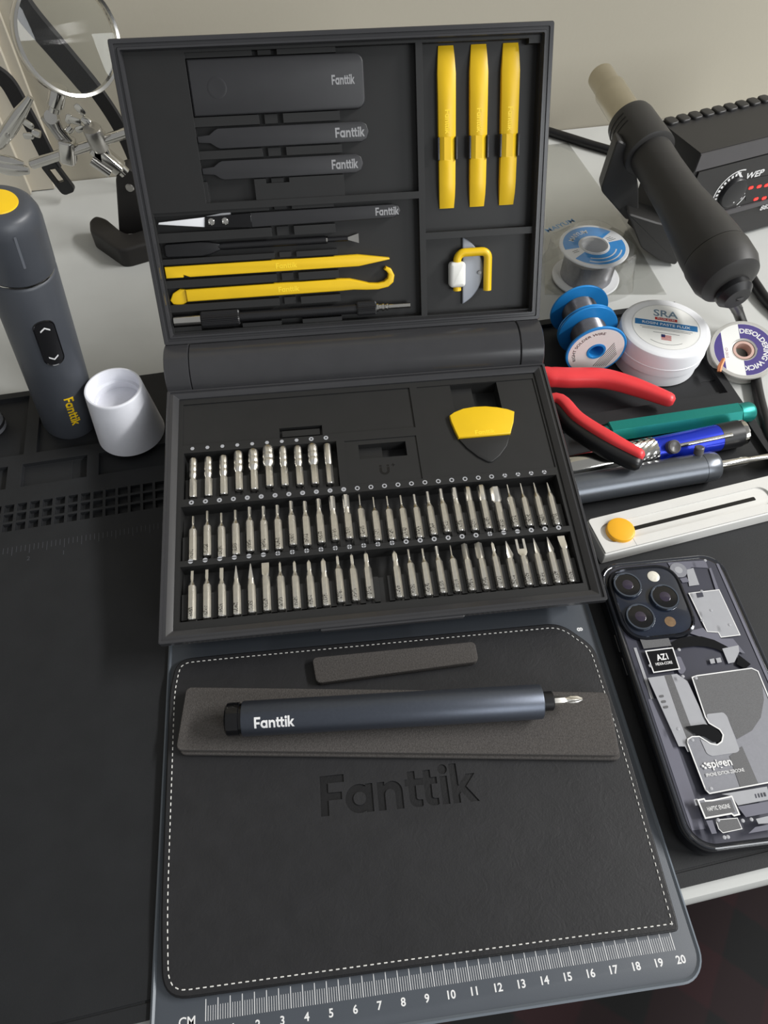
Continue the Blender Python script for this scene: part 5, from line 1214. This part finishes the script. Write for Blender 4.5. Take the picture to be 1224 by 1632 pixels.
# ------------------------------------------------------------ hot air gun, cradle, station
NT = HZd(957, 121, .560); GE = HZd(1163, 446, .466); ga = (GE - NT).normalized(); GL = (GE - NT).length
gt = (CAM_O - (NT + GE) / 2); gt = (gt - ga * gt.dot(ga)).normalized()
GM = frame(NT, ga, gt.cross(ga))
def gp(px, py): return min(((proj(NT + ga * (GL * i / 500)) - Vector((px, py))).length, GL * i / 500) for i in range(501))[1]
gun = thing('heat_gun', 'black hot air gun with metal nozzle resting in its cradle', 'heat gun', GM)
n1 = gp(985, 165); n2 = gp(1003, 192); g1 = gp(1043, 243)
M_NZ = mat('heat_tinted_steel', (188, 180, 160), 0.3, metal=0.9, var=0.06, scale=60)
mb = MB(); mb.lathe([(.0088, .0006), (.0098, 0), (.0101, .0004), (.0101, n1 * .52), (.0118, n1 * .56), (.0118, n2 + .004)], 40, ax=(1, 0, 0), cap0=False); obj('nozzle', mb, M_NZ, gun)
mb = MB(); mb.lathe([(.0084, .002), (.0084, .010), (.0001, .010)], 24, ax=(1, 0, 0), cap0=False); obj('nozzle_core', mb, M_GLOSSB, gun)
M_GUNB = mat('black_abs', (46, 45, 44), 0.5, var=0.05, scale=90, bump=0.06, bscale=2500)
mb = MB(); mb.lathe([(.0140, n2), (.0166, n2 + .0012), (.0174, n2 + .005), (.0184, g1 - .004), (.0184, g1 - .001), (.0165, g1)], 44, ax=(1, 0, 0)); hdg = obj('front_shroud', mb, M_GUNB, gun)
for k in range(3):
    x0 = n2 + .006 + .0042 * k; rr_ = .0175 + (.0010) * ((x0 - n2) / (g1 - n2))
    mb = MB(); q = []
    for i in range(13):
        an = math.radians(-42 + 84 * i / 12) + .75; q.append((an))
    for i in range(12):
        mb.add([(x0, rr_ * math.sin(q[i]) * -1, rr_ * math.cos(q[i])), (x0 + .0016, (rr_ + .0002) * math.sin(q[i]) * -1, (rr_ + .0002) * math.cos(q[i])), (x0 + .0016, (rr_ + .0002) * math.sin(q[i + 1]) * -1, (rr_ + .0002) * math.cos(q[i + 1])), (x0, rr_ * math.sin(q[i + 1]) * -1, rr_ * math.cos(q[i + 1]))], [(0, 1, 2, 3)])
    obj('vent_slot', mb, M_GLOSSB, hdg)
mb = MB(); mb.lathe([(.0145, g1 - .002), (.0152, g1 + .002), (.0150, g1 + .02), (.0160, g1 + .05), (.0190, GL - .05), (.0208, GL - .03), (.0210, GL - .022)], 44, ax=(1, 0, 0)); obj('handle', mb, M_GUNB, gun)
mb = MB(); mb.lathe([(.0212, GL - .0215), (.0217, GL - .019), (.0215, GL - .006), (.0190, GL + .001), (.014, GL + .004)], 44, ax=(1, 0, 0)); obj('rear_cap', mb, M_GUNB, gun)
mb = MB(); mb.lathe([(.0120, GL + .002), (.0118, GL + .008), (.0085, GL + .012)], 28, (0, -.002, -.006), (1, 0, 0)); obj('cable_gland', mb, M_BLACK, gun)
# cradle: two cheeks under the gun on a foot
crd = thing('gun_cradle', 'black moulded cradle holding the hot air gun on the desk', 'cradle', frame((0, .5, Z_DESK), (1, 0, 0), (0, 1, 0)))
def cp(px, py, y=.515): p = HY(px, py, y); return (p.x, p.z - Z_DESK)
def cheek(px, y0, y1, name, nudge=0):
    P = [cp(x_, y_, y0) for x_, y_ in px]
    if sum(a[0] * b[1] - b[0] * a[1] for a, b in zip(P, P[1:] + P[:1])) < 0: P = P[::-1]
    P = roundpoly([(a + nudge, max(b, .0002)) for a, b in P], .004, 4)
    mb = MB(); mb.loft([[(a, y0 - .5, b) for a, b in inset(P, .001)], [(a, y0 - .499, b) for a, b in P], [(a, y1 - .501, b) for a, b in P], [(a, y1 - .5, b) for a, b in inset(P, .001)]])
    return obj(name, mb, M_GUNB, crd, 40)
cheek([(984, 222), (1008, 236), (1018, 300), (1018, 345), (1000, 353), (957, 304)], .515, .528, 'cheek')
cheek([(1000, 340), (1050, 356), (1085, 362), (1090, 390), (1078, 424), (1050, 415), (1022, 396)], .503, .526, 'foot')

A = H(1120, 395, Z_DESK); B = H(1224, 365, Z_DESK); su = (B - A).normalized(); sn = Vector((-su.y, su.x, 0))
TLp = onplane(1117, 244, A, sn); STZ = TLp.z - Z_DESK; sL = (TLp - A).dot(su)
SM = frame((A.x, A.y, Z_DESK), su, sn)
stn = thing('rework_station', 'black hot air rework station with dial and red digits', 'rework station', SM)
bk = onplane(1069, 217, Vector((0, 0, TLp.z)), Vector((0, 0, 1))) - A; dep = max(.05, bk.dot(sn))
M_STN = mat('station_black', (38, 37, 37), 0.45, var=0.05, scale=90); M_STN2 = mat('station_grey', (74, 72, 74), 0.42, var=0.04, scale=80)
mb = MB(); mb.box(sL, sL + .17, .0, dep, .004, STZ); bd = obj('housing', mb, M_STN, stn, 0)
for k in range(2):
    for s in (.01, .15): mb = MB(); mb.box(sL + s, sL + s + .014, .006 + k * (dep - .026), .020 + k * (dep - .026), 0, .0039); obj('foot', mb, M_BLACK, stn, 0)
for k in range(15):
    mb = MB(); mb.slab(rrect(sL + .002 + .0112 * k, sL + .0112 + .0112 * k, dep - .010, dep, .003, 4), STZ + .0001, STZ + .0022, .001); obj('top_rib', mb, M_STN, bd)
def sp(px, py): p = onplane(px, py, A, sn) - A; return (p.dot(su), p.z)
def fpl_(px): return [sp(*p) for p in px]
def front(name, pts, material, par, t_=.0006, off=0.0):
    if sum(a[0] * b[1] - b[0] * a[1] for a, b in zip(pts, pts[1:] + pts[:1])) < 0: pts = pts[::-1]
    mb = MB(); mb.loft([[(x_, -off, z_) for x_, z_ in pts], [(x_, -off - t_, z_) for x_, z_ in pts]]); return obj(name, mb, material, par, 0)
b0 = sp(1117, 244)[1]; b1 = sp(1117, 270)[1]; b2 = sp(1117, 343)[1]
front('upper_band', [(sL, b1), (sL + .17, b1), (sL + .17, b0 - .0006), (sL, b0 - .0006)], M_STN2, bd, .0012)
fpn = front('control_panel', [(sL + .004, b2), (sL + .166, b2), (sL + .166, b1 - .001), (sL + .004, b1 - .001)], M_STN, bd, .0016)
front('lower_ledge', [(sL, b2 - .0045), (sL + .17, b2 - .0045), (sL + .17, b2 - .0005), (sL, b2 - .0005)], M_STN2, bd, .0030)
FMt = Matrix(((1, 0, 0, 0), (0, 0, -1, -.00165), (0, 1, 0, 0), (0, 0, 0, 1)))
def FP(px, py, rot=0): 
    q = sp(px, py); return Matrix.Translation((q[0], 0, q[1])) @ FMt @ Matrix.Rotation(rot, 4, 'Z')
c = lambda x_, y_: (940 + x_ * .23203, 280 + y_ * .23203)
kc = c(968, 105); s_ = (sp(*c(1080, 105))[0] - sp(*c(858, 105))[0]) / 2
mb = MB(); mb.lathe([(s_ * .68, 0), (s_ * .66, .002), (s_ * .62, .0030), (s_ * .5, .0034), (.0001, .0034)], 40); kb = obj('dial', mb, M_BLACK, stn, 40, FP(*kc))
for (r0_, r1_, a0_, a1_) in ((s_ * .97, s_ * 1.02, 75, 240), (s_ * .97, s_ * 1.02, -50, 0)): ringflat('dial_scale', r0_, r1_, .0001, M_PRINT, fpn, FP(*kc), a0_, a1_)
mb = MB()
for k in range(14):
    an = math.radians(90 + 12.5 * k if k < 11 else -(k - 10) * 16 + 16); r_ = s_ * .84; w_ = s_ * .05
    ca, sa_ = math.cos(an), math.sin(an)
    mb.add([(r_ * ca + w_ * (ca * p_ - sa_ * q_), r_ * sa_ + w_ * (sa_ * p_ + ca * q_), .0001) for p_, q_ in ((-1.3, -1), (1.3, -1), (1.3, 1), (-1.3, 1))], [(0, 1, 2, 3)])
obj('dial_ticks', mb, M_PRINT, fpn, 0, FP(*kc))
mb = MB(); mb.lathe([(.0006, .0034), (.0005, .0036)], 10, (s_ * .15, -s_ * .42, 0)); obj('dial_dot', mb, M_PRINT, kb, 40)
text_obj('lettering', 'AIR', .0032, M_PRINT, fpn, FP(*c(1008, 213)))
text_obj('lettering', 'WEP', .0072, M_PRINT, fpn, FP(1201, 276), width=(sp(1213, 276)[0] - sp(1189, 276)[0]) * 1.05, bold=.02)
text_obj('lettering', '882', .0062, M_PRINT, fpn, FP(1218, 328), width=.0105, bold=.01)
M_LED = mat('red_led', (235, 40, 36), 0.4, emit=(255, 36, 30), estr=3.2)
dsp = front('display', [sp(1186, 318), sp(1260, 306), sp(1256, 272), sp(1184, 284)], M_GLOSSB, fpn, .0004, .0016)
for (x_, y_) in ((1194, 297), (1207, 295), (1219, 293), (1231, 291), (1202, 315), (1215, 313.5), (1227, 312)):
    q = sp(x_, y_); mb = MB(); mb.slab(rrect(-.0021, .0021, -.0011, .0011, .0008, 4), 0, .0003); obj('digit_segment', mb, M_LED, dsp, 0, Matrix.Translation((q[0], -.0004, q[1])) @ FMt)
mb = MB(); q0 = sp(1180, 272); 
front('panel_glyph', fpl_([(1173, 273), (1177, 272), (1184, 285), (1180, 287)]), M_PRINT, fpn, .0001, .0017)

# cables
def smooth_path(P, n=10):
    out = []
    for i in range(len(P) - 1):
        p0, p1, p2, p3 = P[max(i - 1, 0)], P[i], P[i + 1], P[min(i + 2, len(P) - 1)]
        for k in range(n):
            t_ = k / n; out.append(0.5 * ((2 * p1) + (p2 - p0) * t_ + (2 * p0 - 5 * p1 + 4 * p2 - p3) * t_ ** 2 + (3 * p1 - p0 - 3 * p2 + p3) * t_ ** 3))
    return out + [P[-1]]
ge = NT + ga * (GL + .010) - gt * .006
rc = .0036
cpth = [ge, HZd(1166, 478, .478), HZd(1174, 492, .502), HZd(1181, 510, .528), HZd(1189, 532, .535), H(1198, 565, Z_DESK + rc), H(1208, 625, Z_DESK + rc), H(1219, 668, Z_DESK + rc), H(1232, 705, Z_DESK + rc), H(1300, 790, Z_DESK + rc)]
sp_ = smooth_path(cpth)
mb = MB(); mb.tube(sp_, [rc * (1 + (.10 if i % 2 and i < 22 else 0)) for i in range(len(sp_))], 12)
tag(obj('gun_cable', mb, M_BLACK, None, 50), 'thick black cable from the hot air gun running under the wick spool', 'cable')
pth = smooth_path([H(860, 205, Z_DESK + .004), H(905, 219, Z_DESK + .004), H(950, 233, Z_DESK + .004), H(1000, 246, Z_DESK + .004), H(1050, 252, Z_DESK + .004)])
mb = MB(); mb.tube(pth, .0040, 12); tag(obj('power_cable', mb, M_BLACK), 'black power cable lying on desk behind the gun cradle', 'cable')
pth = smooth_path([H(1150, 402, Z_DESK + .004), H(1185, 425, Z_DESK + .004), H(1205, 455, Z_DESK + .004), H(1228, 485, Z_DESK + .004), H(1290, 540, Z_DESK + .004)])
mb = MB(); mb.tube(pth, .0040, 12); tag(obj('power_cable', mb, M_BLACK), 'black cable curving on the desk in front of the rework station', 'cable')

# ------------------------------------------------------------ helping hand with magnifier
YH = 0.515
hb_ = H(196, 412, Z_DESK)
HM = Matrix.Translation((hb_.x, hb_.y, Z_DESK))
hh = thing('helping_hand', 'helping hand stand with magnifier, alligator clips and black base', 'helping hand', HM)
hi = HM.inverted()
def hl(px, py, y=YH): return hi @ HY(px, py, y)
M_IRON = mat('cast_black', (36, 34, 33), 0.5, var=0.06, scale=90)
zb = .016
bpx = [(141, 350), (152, 342), (168, 346), (192, 366), (206, 372), (262, 352), (270, 378), (200, 398), (188, 398), (142, 366)]
Pb = [hi @ H(x_, y_, Z_DESK + zb) for x_, y_ in bpx]; Pb = [(p.x, p.y) for p in Pb]
if sum(a[0] * b[1] - b[0] * a[1] for a, b in zip(Pb, Pb[1:] + Pb[:1])) < 0: Pb = Pb[::-1]
mb = MB(); mb.slab(roundpoly(Pb, .004, 4), .0002, zb, .003); obj('base', mb, M_IRON, hh)
yp0 = (hi @ Vector((0, hb_.y + .018, 0))).y
Pp = [hl(x_, y_, hb_.y + .02) for x_, y_ in ((190, 375), (184, 285), (190, 270), (204, 267), (216, 276), (236, 372))]
ringsA = [(p.x, p.z) for p in Pp]
if sum(a[0] * b[1] - b[0] * a[1] for a, b in zip(ringsA, ringsA[1:] + ringsA[:1])) < 0: ringsA = ringsA[::-1]
ringsA = roundpoly(ringsA, .003, 4); y_ = .02
mb = MB(); mb.loft([[(a, y_, b) for a, b in inset(ringsA, .001)], [(a, y_ + .001, b) for a, b in ringsA], [(a, y_ + .013, b) for a, b in ringsA], [(a, y_ + .014, b) for a, b in inset(ringsA, .001)]]); obj('post', mb, M_IRON, hh)
pp = hl(207, 299, hb_.y + .02); mb = MB(); mb.lathe([(.0034, -.001), (.0034, .0006), (.0028, .0012)], 20, (pp.x, y_, pp.z), (0, -1, 0)); obj('post_screw', mb, M_STEEL, hh)
# rod
ra, rb_ = hl(50, 262), hl(230, 202)
mb = MB(); mb.lathe([(.0030, 0), (.0036, .0008), (.0036, (rb_ - ra).length)], 20, ra, (rb_ - ra)); obj('rod', mb, M_CHROME, hh)
rdir = (rb_ - ra).normalized()
def blk(px, py, w_, d_, h_, name, material, ax=None, rot=0, y=YH):
    p = hl(px, py, y); mb = MB(); mb.slab(rrect(-w_, w_, -d_, d_, min(w_, d_) * .5, 4), -h_, h_, min(w_, d_, h_) * .3, min(w_, d_, h_) * .3)
    return obj(name, mb, material, hh, 40, Matrix.Translation(p) @ Matrix.Rotation(rot, 4, 'Y'))
def wing(px, py, y=YH, rot=0, k=1.0):
    p = hl(px, py, y); M_ = Matrix.Translation(p) @ Matrix.Rotation(rot, 4, 'Y')
    mb = MB(); mb.lathe([(.0028 * k, -.003 * k), (.0032 * k, 0), (.0024 * k, .003 * k)], 18); o = obj('wing_nut', mb, M_CHROME, hh, 40, M_)
    for s in (-1, 1):
        mb = MB(); P = rrect(-.0026 * k, .0026 * k, 0, .0085 * k, .0022 * k, 4); mb.slab(P, -.0007 * k, .0007 * k, .0004 * k)
        obj('wing', mb, M_CHROME, o, 40, Matrix.Translation((s * .0035 * k, 0, .002 * k)) @ Matrix.Rotation(math.pi / 2, 4, 'X') @ Matrix.Rotation(-s * .35, 4, 'Z'))
# clamp on the post
c1_ = hl(150, 205); mb = MB(); mb.lathe([(.0062, 0), (.0066, .001), (.0066, .016), (.0060, .017)], 28, c1_ - Vector((0, 0, .014)), (0, -.25, 1)); obj('clamp_barrel', mb, M_STEEL, hh)
blk(158, 232, .0045, .006, .010, 'clamp_plate', M_CHROME, rot=.2); blk(172, 252, .0045, .006, .012, 'clamp_plate', M_CHROME, rot=-.7)
mb = MB(); mb.tube([hl(160, 225), hl(170, 248), hl(186, 262), hl(200, 276)], .0042, 14); obj('swivel_arm', mb, M_CHROME, hh)
mb = MB(); mb.tube([hl(146, 255, YH - .006), hl(176, 276, YH - .006)], .0035, 14); obj('clamp_screw', mb, M_CHROME, hh)
wing(137, 192, YH, -.9); wing(112, 205, YH, .9, .9)
# magnifier joint
mb = MB(); mb.tube([hl(70, 185), hl(82, 200), hl(98, 222), hl(112, 232)], .0030, 12); obj('joint_plate', mb, M_STEEL, hh)
mb = MB(); mb.tube([hl(86, 182), hl(95, 205), hl(112, 225)], .0028, 12); obj('joint_plate', mb, M_CHROME, hh)
blk(108, 240, .0055, .006, .009, 'rod_clamp', M_CHROME, rot=.25)
wing(58, 212, YH, -1.2, .9); mb = MB(); mb.lathe([(.0046, -.001), (.0046, .004)], 20, hl(84, 186), (0, -1, .4)); obj('joint_nut', mb, M_CHROME, hh)
# lens
lc = hl(108, 60); lw = HM @ lc
toc = (CAM_O - lw).normalized(); ln_ = (toc + C_R * .46 + C_U * .02).normalized(); RL = .0335
lx_ = C_R - ln_ * C_R.dot(ln_); LMx = hi @ frame(lw, lx_, ln_.cross(lx_))
mb = MB(); mb.lathe([(RL - .0018, -.004), (RL, -.0045), (RL + .0004, -.004), (RL + .0004, .004), (RL, .0045), (RL - .0018, .004), (RL - .0018, -.004)], 72, cap0=False, cap1=False); obj('lens_ring', mb, M_CHROME, hh, 40, LMx)
mb = MB(); Rl = RL - .0018; prl = [(Rl * math.sin(math.pi / 2 * i / 10), -.0022 * math.cos(math.pi / 2 * i / 10) ** 1) for i in range(11)] + [(Rl * math.sin(math.pi / 2 * i / 10), .0022 * math.cos(math.pi / 2 * i / 10)) for i in range(9, -1, -1)]
prl = [(Rl * i / 10, -.0024 + .0016 * (i / 10) ** 2) for i in range(11)] + [(Rl * i / 10, .0024 - .0016 * (i / 10) ** 2) for i in range(10, -1, -1)]
mb.lathe(prl, 64, cap0=False, cap1=False); G = mat('lens_glass_clear', (250, 252, 250), 0.0, trans=1.0, ior=1.45, var=0.0); obj('magnifying_lens', mb, G, hh, 80, LMx)
s0, s1 = hl(95, 134), hl(86, 176); mb = MB(); mb.lathe([(.0050, 0), (.0056, .001), (.0056, .0155), (.0042, .017), (.0042, (s1 - s0).length)], 24, s0, s1 - s0); obj('lens_socket', mb, M_CHROME, hh)
# alligator clips
def clip(pa, pb, w_, name='alligator_clip'):
    a, b = hl(*pa), hl(*pb); d = (b - a); L_ = d.length; d.normalize(); sd = d.cross(Vector((0, 1, 0))).normalized()
    mb = MB(); rings = []
    for s, k, o_ in ((0, .35, 0), (.12, .8, 0), (.4, 1, 0), (.7, .9, 0), (1, .45, 0)):
        q = a + d * L_ * s; rings.append([q + sd * w_ * k * math.cos(t_) + Vector((0, 1, 0)) * w_ * .7 * k * math.sin(t_) for t_ in [2 * math.pi * i / 12 for i in range(12)]])
    mb.loft(rings); return obj(name, mb, M_CHROME, hh, 50)
clip((-6, 238), (49, 155), .0050); clip((-14, 262), (46, 272), .0062); clip((-12, 252), (38, 262), .0046)
mb = MB(); mb.lathe([(.0016, -.004), (.0016, .004)], 12, hl(14, 212), (0, 1, 0)); obj('clip_rivet', mb, M_STEEL, hh)

# black straps by the wall
def strap(name, label, px, y, w_, t_=.0016):
    P = smooth_path([HY(a, b, y) for a, b in px], 8); mb = MB(); rings = []
    for i, p in enumerate(P):
        tg = (P[min(i + 1, len(P) - 1)] - P[max(i - 1, 0)]).normalized(); nn = Vector((0, 1, 0)); nn = (nn - tg * nn.dot(tg)).normalized(); sd = tg.cross(nn)
        rings.append([p + sd * w_ + nn * t_, p + sd * w_ * .9 - nn * t_, p - sd * w_ * .9 - nn * t_, p - sd * w_ + nn * t_])
    mb.loft(rings); o = obj(name, mb, mat('black_webbing', (30, 29, 30), 0.8, var=0.2, scale=900, bump=0.4, bscale=1500), None, 40); tag(o, label, 'strap'); return o
s1_ = strap('webbing_strap', 'black webbing strap slanting across wall behind the magnifier', [(28, -25), (62, 30), (100, 78), (140, 128), (178, 182), (205, 232), (226, 285)], .607, .0060)
s2_ = strap('webbing_strap', 'black webbing strap with plastic loop end hanging beside the wall trim', [(-20, 110), (10, 130), (34, 170), (58, 214), (76, 250), (86, 268)], .585, .0066)
def loop_end(px, py, y, par, tilt):
    p = HY(px, py, y); M_ = Matrix.Translation(p) @ Matrix.Rotation(tilt, 4, 'Y') @ Matrix.Rotation(math.pi / 2, 4, 'X')
    o_ = rrect(-.0068, .0068, -.015, .013, [.004, .002, .002, .004], 5); i_ = rrect(-.0036, .0036, -.004, .009, .001, 5)
    mb = MB(); n_ = len(o_)
    mb.v = [(x_, y__, -.002) for x_, y__ in o_] + [(x_, y__, .002) for x_, y__ in o_] + [(x_, y__, .002) for x_, y__ in i_] + [(x_, y__, -.002) for x_, y__ in i_]
    for k in range(4):
        for i in range(n_): mb.f.append((k * n_ + i, k * n_ + (i + 1) % n_, ((k + 1) % 4) * n_ + (i + 1) % n_, ((k + 1) % 4) * n_ + i))
    return obj('loop_end', mb, M_BLACK, par, 40, M_)
loop_end(93, 282, .585, s2_, -.35)
